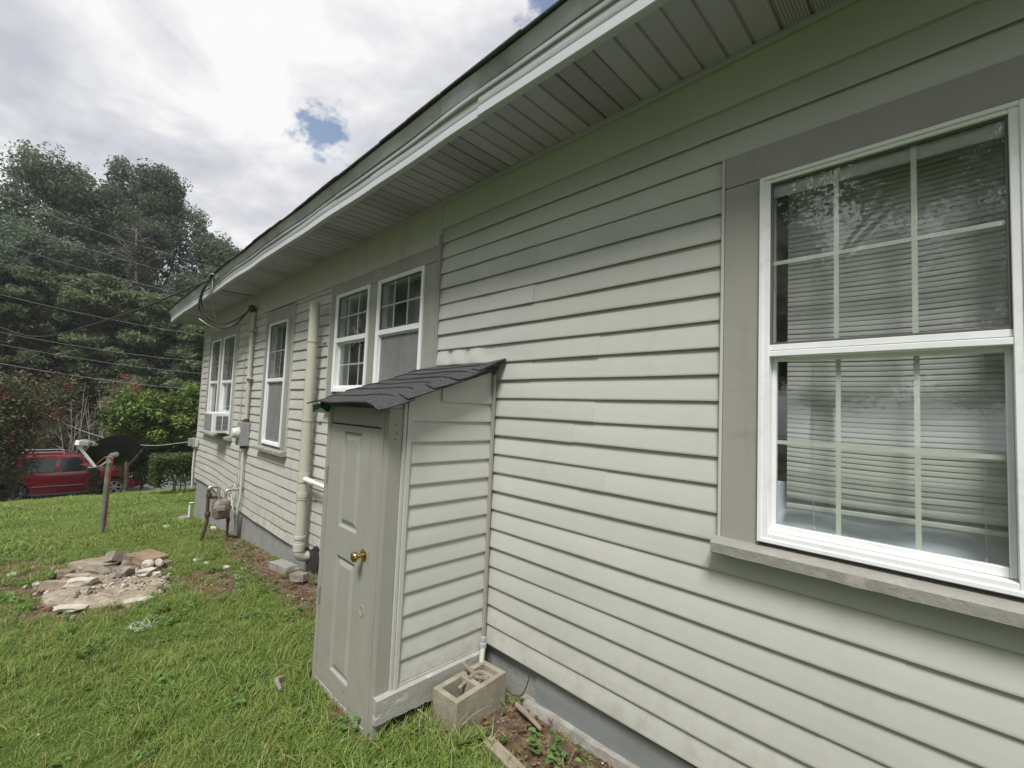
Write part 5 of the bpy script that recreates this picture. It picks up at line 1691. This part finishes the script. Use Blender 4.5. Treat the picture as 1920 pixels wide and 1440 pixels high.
# clipped hedge
def hedge():
    x0, x1, y0, y1 = 17.6, 18.9, -4.6, -.18
    z0 = gz(18.3, -.6)
    root = empty('clipped_hedge', (18.2, -.6, z0)); tag(root, 'flat-topped clipped hedge beside the far house corner', 'hedge')
    n = 26000
    face = rng.random(n)
    P = np.empty((n, 3)); D = np.zeros((n, 3))
    u, v, w = rng.random(n), rng.random(n), rng.random(n)
    ins = rng.random(n)**2*.14
    P[:, 0] = x0+(x1-x0)*u; P[:, 1] = y0+(y1-y0)*v; P[:, 2] = .34+.90*w
    a = face < .36; P[a, 0] = x0+ins[a]; D[a, 0] = -1
    a = (face >= .36) & (face < .62); P[a, 1] = y1-ins[a]; D[a, 1] = 1
    a = face >= .62; P[a, 2] = 1.26-ins[a]; D[a, 2] = 1
    nn = np.array([noise.noise(Vector((p[0]*2, p[1]*2, p[2]*2))) for p in P])
    P += D*(nn*.09)[:, None]+rng.normal(size=P.shape)*.02
    low = np.clip((.62-P[:, 2])/.3, 0, 1)
    keep = rng.random(n) > low*.75
    P = P[keep]; D = D[keep]; n = len(P)
    P -= np.array([18.2, -.6, 0])
    N_ = rng.normal(size=P.shape)*.8+D*.7; N_ /= np.linalg.norm(N_, axis=1)[:, None]
    T = np.clip(.45*rng.random(n)+.5*(D[:, 2] > .5)*rng.random(n)+.1, 0, 1)
    o = bpy.data.objects.new('foliage', leaf_mesh('foliage', P, N_, .035*(.6+.8*rng.random(n)), .5, T, 'hedge_leaf')); COL.objects.link(o); o.parent = root
    mb = MB(); r = random.Random(3)
    for k in range(26):
        y = r.uniform(y0+.2, y1-.15)+.6; x = r.uniform(-.4, .4)
        mb.tube(spline([(x, y, -.1), (x+r.uniform(-.1, .1), y+r.uniform(-.12, .12), .35), (x+r.uniform(-.25, .25), y+r.uniform(-.3, .3), .9)], 3), [.022, .02, .018, .016, .013, .01, .008], 5)
    mb.build('stem', 'bark', root, smooth=True)
hedge()

# trees across the yard: out of frame, seen mirrored in the window panes
def yard_tree(loc, H, W, label, seed):
    r = random.Random(seed)
    lobes = []
    for k in range(15):
        a = r.random()*6.28; q = W*.75*math.sqrt(r.random())
        lobes.append((math.cos(a)*q, math.sin(a)*q, H*(.30+.62*r.random()), W*(.26+.12*r.random()), W*(.26+.12*r.random()), H*(.09+.05*r.random())))
    return make_tree('yard_tree', label, 'tree', loc, lobes, 'oak_leaf', 950, 95, .36, .055, trunk=(.3, H*.6), limbs=10, shell=.3, core=260, group='trees mirrored in the windows')
yt = [yard_tree((3.2, 15.0, -.2), 12.5, 5.2, 'leafy tree across the yard mirrored in the nearest window', 41)]
yt.append(yard_tree((33.0, 15.5, -2.6), 17.5, 5.6, 'leafy tree across the yard mirrored in the windows above the closet', 44))
def copy_tree(o, loc, rz, sc, label):
    c = o.copy(); COL.objects.link(c); c.location = loc; c.rotation_euler = (0, 0, rz); c.scale = (sc, sc, sc); c['label'] = label
    for ch in o.children:
        d = ch.copy(); COL.objects.link(d); d.parent = c
for (loc, rz, sc, lb) in (((-5.5, 17, 0), 1.2, .92, 'leafy tree across the yard behind the photographer'),
                          ((9.5, 21, -.6), 2.2, .95, 'leafy tree across the yard, second from the nearest'),
                          ((17.0, 19, -1.4), 3.6, .9, 'leafy tree across the yard between the two nearest the road'),
                          ((42.0, 17.0, -2.7), 4.8, 1.45, 'leafy tree across the yard just over the road'),
                          ((53.0, 16.0, -2.7), 5.6, 1.5, 'leafy tree across the yard farthest beyond the road'),
                          ((-3.0, 31, 0), 2.9, 1.0, 'leafy tree added in the second row across the yard behind the photographer'),  # second row added to darken the horizon mirrored in the panes
                          ((5.5, 30, -.4), .4, 1.05, 'leafy tree added in the second row across the yard facing the nearest window'),
                          ((14.0, 32, -1.2), 5.1, 1.0, 'leafy tree added in the second row across the yard facing the closet')):
    copy_tree(yt[0], loc, rz, sc, lb)

# ------------------------------------------------------------------ red car
def car():
    root = empty('parked_car', (26.75, 1.78, -2.72))
    root.rotation_euler = (0, 0, -math.pi/2)
    tag(root, 'dark red four-door utility car parked beyond the lawn, half hidden by a shrub', 'car')
    W = .985
    def prof():
        p = [(-2.5, .44), (-2.56, .60), (-2.55, .95), (-2.52, 1.14), (1.02, 1.16), (1.5, 1.155), (2.15, 1.08), (2.42, 1.00), (2.54, .88), (2.57, .62), (2.53, .46), (2.44, .36), (2.09, .34)]
        for (cx, a0, a1) in ((1.62, -.05, math.pi+.05),):
            p += [(cx+.465*math.cos(a0+(a1-a0)*i/12), .40+.465*math.sin(a0+(a1-a0)*i/12)) for i in range(13)]
        p += [(1.12, .33), (-.83, .33)]
        p += [(-1.33+.465*math.cos(-.05+(math.pi+.1)*i/12), .40+.465*math.sin(-.05+(math.pi+.1)*i/12)) for i in range(13)]
        return p
    p = prof(); n = len(p)
    m = MB()
    ys = [(-W, .0), (-W*.55, 0), (W*.55, 0), (W, .0)]
    def yw(x, z, s):   # plan taper at the nose and tail, slight barrel in section
        k = 1-.10*max(0, (abs(x)-2.0)/.55)**2
        k *= 1-.035*((z-.75)/.45)**2
        return s*W*k
    v = []
    for s in (-1, 1): v += [(x, yw(x, z, s), z) for x, z in p]
    f = [tuple(range(n-1, -1, -1)), tuple(range(n, 2*n))]+[(i, (i+1) % n, n+(i+1) % n, n+i) for i in range(n)]
    m.add(v, f)
    b = m.build('body', 'car_paint', root, bevel=.028, segs=2)
    for q in b.data.polygons: q.use_smooth = True
    b.data.set_sharp_from_angle(angle=math.radians(35))
    rings = [(1.13, -2.50, 1.06, .945), (1.45, -2.475, .80, .895), (1.74, -2.44, .52, .825), (1.84, -2.38, .36, .78), (1.885, -2.2, .16, .66)]
    m = MB(); v = []
    for (z, xa, xb, w) in rings: v += [(xa, -w, z), (xb, -w*.96, z), (xb, w*.96, z), (xa, w, z)]
    f = [(i*4+j, i*4+(j+1) % 4, (i+1)*4+(j+1) % 4, (i+1)*4+j) for i in range(4) for j in range(4)]+[(3, 2, 1, 0), (16, 17, 18, 19)]
    c = m.add(v, f).build('cabin', 'car_paint', root, bevel=.03, segs=2)
    for q in c.data.polygons: q.use_smooth = True
    c.data.set_sharp_from_angle(angle=math.radians(35))
    def wy(z): return float(np.interp(z, [r[0] for r in rings], [r[3] for r in rings]))
    for s in (-1, 1):
        for pts in ([(.84, 1.19), (-.10, 1.19), (-.10, 1.735), (.42, 1.735)], [(-.22, 1.19), (-1.17, 1.19), (-1.17, 1.735), (-.22, 1.735)], [(-1.28, 1.19), (-2.30, 1.19), (-2.26, 1.735), (-1.28, 1.735)]):
            mm = MB(); k = 6
            top = []
            for off in (0.004, -.012):
                for (x, z) in pts:
                    w = wy(z)*(1-.04*max(0, min(1, (x+.5)/1.4)))
                    top.append((x, s*(w+off), z))
            mm.add(top, [(0, 1, 2, 3), (7, 6, 5, 4), (0, 4, 5, 1), (1, 5, 6, 2), (2, 6, 7, 3), (3, 7, 4, 0)])
            mm.build('window', 'car_glass', root)
        for x in (.93, -.16, -1.22):
            MB().box(x-.006, x+.006, s*(W+.001)-.004, s*(W+.001)+.004, .42, 1.12).build('door_seam', 'car_trim', root)
        for x in (-.02, -1.05):
            MB().box(x-.02, x+.16, s*(W+.018)-.012, s*(W+.018)+.012, 1.0, 1.035).build('door_handle', 'car_paint', root, bevel=.006)
        MB().box(-.86, 1.14, s*(W+.008)-.008, s*(W+.008)+.008, .60, .635).build('side_moulding', 'chrome', root, bevel=.004)
        MB().box(-2.45, .95, s*(W-.012)-.006, s*(W-.012)+.006, 1.135, 1.155).build('belt_moulding', 'chrome', root, bevel=.003)
        MB().box(-.80, 1.10, s*(W+.03)-.06, s*(W+.03)+.04, .27, .33).build('running_board', 'car_trim', root, bevel=.015)
        mo = MB().box(.70, .90, s*1.10-.10, s*1.10+.10, 1.18, 1.36).build('mirror', 'chrome', root, bevel=.04)
        MB().tube([(-2.1, s*.60, 1.90), (-2.0, s*.62, 1.945), (-.1, s*.62, 1.945), (0.02, s*.60, 1.90)], .018, 6).build('roof_rail', 'alloy', root, smooth=True)
        MB().hexa([(2.30, s*.60, .78), (2.545, s*.60, .80), (2.36, s*.955, .80), (2.05, s*.975, .80), (2.30, s*.60, .97), (2.50, s*.60, .96), (2.33, s*.955, .98), (2.05, s*.972, 1.01)]).build('headlight', 'headlamp', root, bevel=.015)
        MB().box(-2.57, -2.42, s*.90-.075, s*.90+.075, .85, 1.25).build('tail_light', 'tail_red', root, bevel=.02)
    MB().add([(1.10, -.80, 1.18), (1.10, .80, 1.18), (.46, .70, 1.79), (.46, -.70, 1.79), (1.06, -.80, 1.16), (1.06, .80, 1.16), (.42, .70, 1.77), (.42, -.70, 1.77)],
             [(0, 1, 2, 3), (7, 6, 5, 4), (0, 4, 5, 1), (1, 5, 6, 2), (2, 6, 7, 3), (3, 7, 4, 0)]).build('windscreen', 'car_glass', root)
    MB().box(2.52, 2.585, -.56, .56, .70, .95).build('grille', 'chrome', root, bevel=.015)
    MB().box(2.44, 2.62, -.90, .90, .40, .62).build('bumper', 'car_paint', root, bevel=.05)
    MB().box(-2.64, -2.5, -.92, .92, .42, .64).build('bumper', 'car_paint', root, bevel=.05)
    MB().box(-2.3, 2.3, -.75, .75, .30, .52).build('chassis', 'car_trim', root)
    for cx in (1.62, -1.33):
        for s in (-1, 1):
            t = MB().lathe((cx, s*.70, .40), (0, s, 0), [(0, .26), (0, .38), (.04, .40), (.20, .40), (.245, .375), (.25, .30), (.235, .265), (.20, .255)], 28).build('tyre', 'tyre', root, smooth=True)
            w = MB().lathe((cx, s*.86, .40), (0, s, 0), [(0, .258), (.07, .258), (.075, .24), (.02, .22), (.02, .0)], 28)
            for k in range(6):
                a = k*math.pi/3
                d = Vector((math.cos(a), 0, math.sin(a))); e = Vector((-math.sin(a), 0, math.cos(a)))
                o_ = Vector((cx, s*.86, .40))
                w.hexa([o_+e*.04+d*.03+Vector((0, s*.02, 0)), o_+e*.032+d*.24+Vector((0, s*.02, 0)), o_-e*.032+d*.24+Vector((0, s*.02, 0)), o_-e*.04+d*.03+Vector((0, s*.02, 0)),
                        o_+e*.035+d*.03+Vector((0, s*.065, 0)), o_+e*.025+d*.24+Vector((0, s*.072, 0)), o_-e*.025+d*.24+Vector((0, s*.072, 0)), o_-e*.035+d*.03+Vector((0, s*.065, 0))])
            w.lathe((cx, s*.90, .40), (0, s, 0), [(0, .055), (.04, .05), (.042, 0)], 14)
            rm = w.build('rim', 'alloy', root); rm.parent = t
car()

# ------------------------------------------------------------------ grass, weeds, litter (uncountable)
def tuft(name, n, spread, h0, h1, w, lean, segs=3, seed=0, flat=False):
    r = random.Random(seed)
    v = []; f = []; ti = []
    for k in range(n):
        a = r.random()*6.28; q = spread*math.sqrt(r.random())
        x, y = math.cos(a)*q, math.sin(a)*q
        h = r.uniform(h0, h1); d = r.random()*6.28; ln = lean*r.uniform(.3, 1.4)*h
        sx, sy = -math.sin(d), math.cos(d)
        tw = r.uniform(-.6, .6); sx2, sy2 = sx*math.cos(tw)-sy*math.sin(tw), sx*math.sin(tw)+sy*math.cos(tw)
        o = len(v); t0 = r.random()
        for s in range(segs+1):
            t = s/segs
            px = x+math.cos(d)*ln*t*t; py = y+math.sin(d)*ln*t*t
            pz = h*(t-.28*min(1.6, lean)*t*t)
            ww = w*(1-t**1.7)*.5+.0002
            if s == segs: v.append((px, py, pz))
            else: v += [(px-sx2*ww, py-sy2*ww, pz), (px+sx2*ww, py+sy2*ww, pz)]
        for s in range(segs-1):
            f.append((o+2*s, o+2*s+1, o+2*s+3, o+2*s+2)); ti.append(t0*.78+.1*s/segs if t0 < .88 else .95)
        f.append((o+2*segs-2, o+2*segs-1, o+2*segs)); ti.append(t0*.78+.1 if t0 < .88 else .95)
    me = bpy.data.meshes.new(name); me.from_pydata(v, [], f)
    at = me.attributes.new('tint', 'FLOAT', 'FACE'); at.data.foreach_set('value', np.array(ti, np.float32))
    me.materials.append(MATS['grass_blade'])
    return bpy.data.objects.new(name, me)

def weed(name, n, size, h, seed, m='weed_leaf'):
    r = random.Random(seed)
    v = []; f = []; ti = []
    for k in range(n):
        a = r.random()*6.28; q = h*.9*math.sqrt(r.random()); z = h*r.uniform(.3, 1.0)
        x, y = math.cos(a)*q, math.sin(a)*q
        s = size*r.uniform(.6, 1.2); d = r.random()*6.28; tl = r.uniform(-.3, .5)
        o = len(v)
        ring = [(0, 0), (.35, .42), (.75, .40), (1, 0), (.75, -.40), (.35, -.42)]
        for (u, w_) in ring:
            lx, ly = u*s, w_*s
            v.append((x+math.cos(d)*lx-math.sin(d)*ly, y+math.sin(d)*lx+math.cos(d)*ly, z+tl*lx+abs(w_)*s*.3))
        f += [(o, o+1, o+2, o+3), (o, o+3, o+4, o+5)]; t = r.random(); ti += [t, t]
        o = len(v)      # stalk
        v += [(x*.3, y*.3, 0), (x*.3+.002, y*.3, 0), (x, y, z)]; f.append((o, o+1, o+2)); ti.append(.3)
    me = bpy.data.meshes.new(name); me.from_pydata(v, [], f)
    at = me.attributes.new('tint', 'FLOAT', 'FACE'); at.data.foreach_set('value', np.array(ti, np.float32))
    me.materials.append(MATS[m])
    return bpy.data.objects.new(name, me)

def instancer(name, pts, rots, scl, idx, sources, label):
    cl = bpy.data.collections.new(name+'_source')
    for s in sources: cl.objects.link(s)
    me = bpy.data.meshes.new(name)
    me.from_pydata([tuple(p) for p in pts], [], [])
    for nm, tp, arr in (('rot', 'FLOAT_VECTOR', rots), ('scl', 'FLOAT', scl), ('idx', 'INT', idx)):
        at = me.attributes.new(nm, tp, 'POINT')
        at.data.foreach_set('vector' if tp == 'FLOAT_VECTOR' else 'value', np.ascontiguousarray(arr, dtype=np.int32 if tp == 'INT' else np.float32).reshape(-1))
    o = bpy.data.objects.new(name, me); COL.objects.link(o)
    ng = bpy.data.node_groups.new(name, 'GeometryNodeTree')
    ng.interface.new_socket('Geometry', in_out='INPUT', socket_type='NodeSocketGeometry')
    ng.interface.new_socket('Geometry', in_out='OUTPUT', socket_type='NodeSocketGeometry')
    N, L = ng.nodes, ng.links
    gi = N.new('NodeGroupInput'); go = N.new('NodeGroupOutput')
    ci = N.new('GeometryNodeCollectionInfo'); ci.inputs['Collection'].default_value = cl
    ci.inputs['Separate Children'].default_value = True; ci.inputs['Reset Children'].default_value = True
    ip = N.new('GeometryNodeInstanceOnPoints'); ip.inputs['Pick Instance'].default_value = True
    def attr(nm, dt):
        a = N.new('GeometryNodeInputNamedAttribute'); a.data_type = dt; a.inputs['Name'].default_value = nm
        return a.outputs['Attribute']
    L.new(gi.outputs[0], ip.inputs['Points']); L.new(ci.outputs[0], ip.inputs['Instance'])
    L.new(attr('idx', 'INT'), ip.inputs['Instance Index'])
    er = N.new('FunctionNodeEulerToRotation'); L.new(attr('rot', 'FLOAT_VECTOR'), er.inputs[0])
    L.new(er.outputs[0], ip.inputs['Rotation'])
    L.new(attr('scl', 'FLOAT'), ip.inputs['Scale'])
    L.new(ip.outputs[0], go.inputs[0])
    md = o.modifiers.new('scatter', 'NODES'); md.node_group = ng
    tag(o, label, kind='stuff')
    return o

def scatter():
    src = [tuft('a_tuft', 16, .055, .035, .085, .0042, .9, seed=1), tuft('b_tuft', 16, .06, .03, .07, .0045, 1.3, seed=2), tuft('c_tuft', 14, .05, .05, .11, .0040, .8, seed=3),
           tuft('d_tuft', 12, .07, .03, .06, .0060, 1.5, seed=4), tuft('e_far_tuft', 15, .12, .05, .10, .010, .9, 2, seed=5), tuft('f_far_tuft', 15, .14, .05, .11, .012, 1.2, 2, seed=6)]
    P = []; Rr = []; S = []; I = []
    r = random.Random(17)
    def zone(x0, x1, y0, y1, dens, lo, hi, sc, test):
        n = int((x1-x0)*(y1-y0)*dens)
        for _ in range(n):
            x = r.uniform(x0, x1); y = r.uniform(y0, y1)
            if not test(x, y): continue
            d = dirt(x, y) if x < 10 else 0
            if d > .35 and r.random() < min(1, (d-.2)*1.35): continue
            if 2.08 < x < 2.92 and y < .80: continue
            if y < .05 and x < 11: continue
            if 1.85 < x < 2.08 and .05 < y < .48: continue
            k = .8+.5*noise.noise((x*.8, y*.8, 11))
            P.append((x, y, gz(x, y)-.004)); Rr.append((r.uniform(-.25, .25), r.uniform(-.25, .25), r.random()*6.28))
            S.append(sc*r.uniform(.65, 1.25)*k*(1.55 if r.random() < .05 else 1)); I.append(r.randint(lo, hi))
    dd = lambda x, y: math.hypot(x, y-2)
    zone(0.3, 5.2, .05, 4.2, 1050, 0, 3, .95, lambda x, y: dd(x, y) < 4.6 and x > .4+.25*abs(y-1))
    zone(2.5, 9.5, .05, 4.4, 620, 0, 3, 1.05, lambda x, y: 4.6 <= dd(x, y) < 8.5)
    zone(5, 15.5, -.1, 4.6, 230, 4, 5, .95, lambda x, y: 8.5 <= dd(x, y) < 14.5)
    zone(10, 24.6, -5, 6.0, 85, 4, 5, 1.25, lambda x, y: dd(x, y) >= 14.5 and (x > 11 or y > .05))
    instancer('grass', P, Rr, S, I, src, 'short green lawn grass')
    # low broad-leaved weeds among the grass and along the soil edges
    ws = [weed('a_weed', 14, .022, .035, 1), weed('b_weed', 18, .017, .028, 2), weed('c_weed', 10, .032, .05, 3)]
    P = []; Rr = []; S = []; I = []
    for _ in range(4200):
        x = r.uniform(.6, 9.5); y = r.uniform(.05, 4)
        if 2.08 < x < 2.92 and y < .80: continue
        if 1.85 < x < 2.08 and .05 < y < .48: continue
        d = dirt(x, y); g = noise.noise((x*1.1, y*1.1, 23))
        pr = .10+.35*max(0, g)+(.35 if .15 < d < .75 else 0)-(.4 if d > .95 else 0)
        if x < 2.1 and y < .5: pr = .08
        if r.random() > pr: continue
        P.append((x, y, gz(x, y)-.002)); Rr.append((0, 0, r.random()*6.28)); S.append(r.uniform(.6, 1.3)); I.append(r.randint(0, 2))
    instancer('ground_weeds', P, Rr, S, I, ws, 'low broad-leaved weeds in the lawn')
    # dry stems, dead leaves and chips on the bare soil
    def shard(nm, l, w, h, m, seed, n=5):
        q = random.Random(seed); mb = MB()
        for k in range(n):
            a = q.random()*6.28; c = Vector((q.uniform(-.05, .05), q.uniform(-.05, .05), h)); d = Vector((math.cos(a), math.sin(a), q.uniform(-.15, .15)))*l*q.uniform(.5, 1.2); e = Vector((-d.y, d.x, 0)).normalized()*w
            mb.add([c-d, c+e, c+d, c-e], [(0, 1, 2), (0, 2, 3)])
        me = bpy.data.meshes.new(nm); me.from_pydata([tuple(p) for p in mb.v], [], mb.f); me.materials.append(MATS[m])
        return bpy.data.objects.new(nm, me)
    rub = []
    for q in range(4):
        bm = bmesh.new(); bmesh.ops.create_icosphere(bm, subdivisions=1, radius=.022)
        for v in bm.verts: v.co *= 1+.5*noise.noise(v.co*40+Vector((q*3, 0, 0)))
        me = bpy.data.meshes.new('chip'); bm.to_mesh(me); bm.free(); me.materials.append(MATS[('stone_white', 'stone_light', 'stone_grey', 'stone_brown')[q]])
        rub.append(bpy.data.objects.new('chip', me))
    P = []; Rr = []; S = []; I = []
    for _ in range(900):
        x = r.gauss(6.35, .42); y = r.gauss(1.50, .25)
        if y < .95 or y > 2.2: continue
        P.append((x, y, gz(x, y)+.03*(1 if abs(x-6.2) < .6 and abs(y-1.5) < .3 else .3))); Rr.append((r.random()*6, r.random()*6, r.random()*6)); S.append(r.uniform(.25, 1.1)**1.4); I.append(r.randint(0, 3))
    for _ in range(220):
        x = r.uniform(3.0, 8.5); y = r.uniform(.05, 2.6)
        if dirt(x, y) < .6: continue
        P.append((x, y, gz(x, y))); Rr.append((r.random()*6, r.random()*6, r.random()*6)); S.append(r.uniform(.2, .7)); I.append(r.randint(0, 3))
    instancer('rubble_chips', P, Rr, S, I, rub, 'small broken chips of stone around the rubble heap')
    ls = [shard('a_twig', .035, .0016, .006, 'straw', 1), shard('b_leaf', .016, .008, .006, 'litter', 2), shard('c_twig', .05, .0018, .008, 'litter', 3), shard('d_chip', .010, .006, .005, 'stone_white', 4, 2)]
    P = []; Rr = []; S = []; I = []
    for _ in range(14000):
        x = r.uniform(.5, 8.5); y = r.uniform(.04, 3.2)
        if 2.08 < x < 2.92 and y < .79: continue
        if 1.85 < x < 2.08 and .05 < y < .48: continue
        d = dirt(x, y)
        if r.random() > d*.55+.03: continue
        P.append((x, y, gz(x, y)+.001)); Rr.append((r.uniform(-.3, .3), r.uniform(-.3, .3), r.random()*6.28)); S.append(r.uniform(.6, 1.3)); I.append(r.choice((0, 0, 1, 1, 2, 2, 3)))
    instancer('leaf_litter', P, Rr, S, I, ls, 'dry stems, dead leaves and chips on the bare soil')
scatter()

# one leafy weed plant by the foundation
def leafy_weed(loc, label, seed, s=1.0, n=16):
    root = empty('leafy_weed', loc); tag(root, label, 'plant', 'weeds by the foundation')
    r = random.Random(seed)
    for k in range(n):
        a = r.random()*6.28; q = .085*s*math.sqrt(r.random()); z = s*r.uniform(.02, .085)
        x, y = math.cos(a)*q, math.sin(a)*q
        L_ = s*r.uniform(.03, .05); d = a+r.uniform(-.8, .8); tl = r.uniform(-.15, .4)
        pts = []
        for (u, w) in ((0, 0), (.25, .40), (.6, .42), (.85, .22), (1, 0), (.85, -.22), (.6, -.42), (.25, -.40)):
            lx, ly = u*L_, w*L_*.9
            pts.append((x+math.cos(d)*lx-math.sin(d)*ly, y+math.sin(d)*lx+math.cos(d)*ly, z+tl*lx+abs(w)*L_*.35-u*u*L_*.2))
        o = MB().add(pts, [(0, 1, 2, 3, 4), (0, 4, 5, 6, 7)]).build('leaf', 'weed_leaf', root, fix=False)
        at = o.data.attributes.new('tint', 'FLOAT', 'FACE'); t = r.random(); at.data.foreach_set('value', np.array([t, t], np.float32))
        MB().tube([(x*.2, y*.2, 0), (x*.7, y*.7, z*.7), (x, y, z)], .0012, 5).build('stalk', 'straw', root)
leafy_weed((1.45, .20, gz(1.45, .2)), 'leafy green weed growing at the foot of the skirting near the bottom edge', 1, .95, 22)
leafy_weed((1.33, .22, gz(1.3, .2)), 'smaller green weed right of the leafy one at the bottom edge', 2, .9, 14)
leafy_weed((1.80, .10, gz(1.8, .1)), 'sparse weed between the concrete block and the skirting', 3, .7, 8)
# white bleached grass clump
def white_clump():
    o = tuft('bleached_grass_clump', 34, .085, .03, .07, .003, 1.6, seed=77)
    COL.objects.link(o); o.data.materials.clear(); o.data.materials.append(MATS['paper'])
    o.location = (4.47, 1.45, gz(4.47, 1.45)+.02)
    tag(o, 'clump of bleached white grass blades in the lawn', 'grass clump')
white_clump()

# ------------------------------------------------------------------ added haze, lifts the dark far trees like lens veil
HAZE_DENSITY = 0.0008
def haze():
    o = MB().box(-155, 170, -155, 155, -4.2, 27.0).build('haze', 'tar')
    m = bpy.data.materials.new('added_haze'); m.use_nodes = True
    nt = m.node_tree; nt.nodes.clear()
    out = nt.nodes.new('ShaderNodeOutputMaterial'); v = nt.nodes.new('ShaderNodeVolumePrincipled')
    v.inputs['Color'].default_value = (0.92, 0.95, 1.0, 1); v.inputs['Density'].default_value = HAZE_DENSITY
    v.inputs['Anisotropy'].default_value = 0.2
    nt.links.new(v.outputs[0], out.inputs['Volume'])
    o.data.materials.clear(); o.data.materials.append(m)
    tag(o, 'thin pale haze added to lighten the far trees', kind='stuff')
haze()
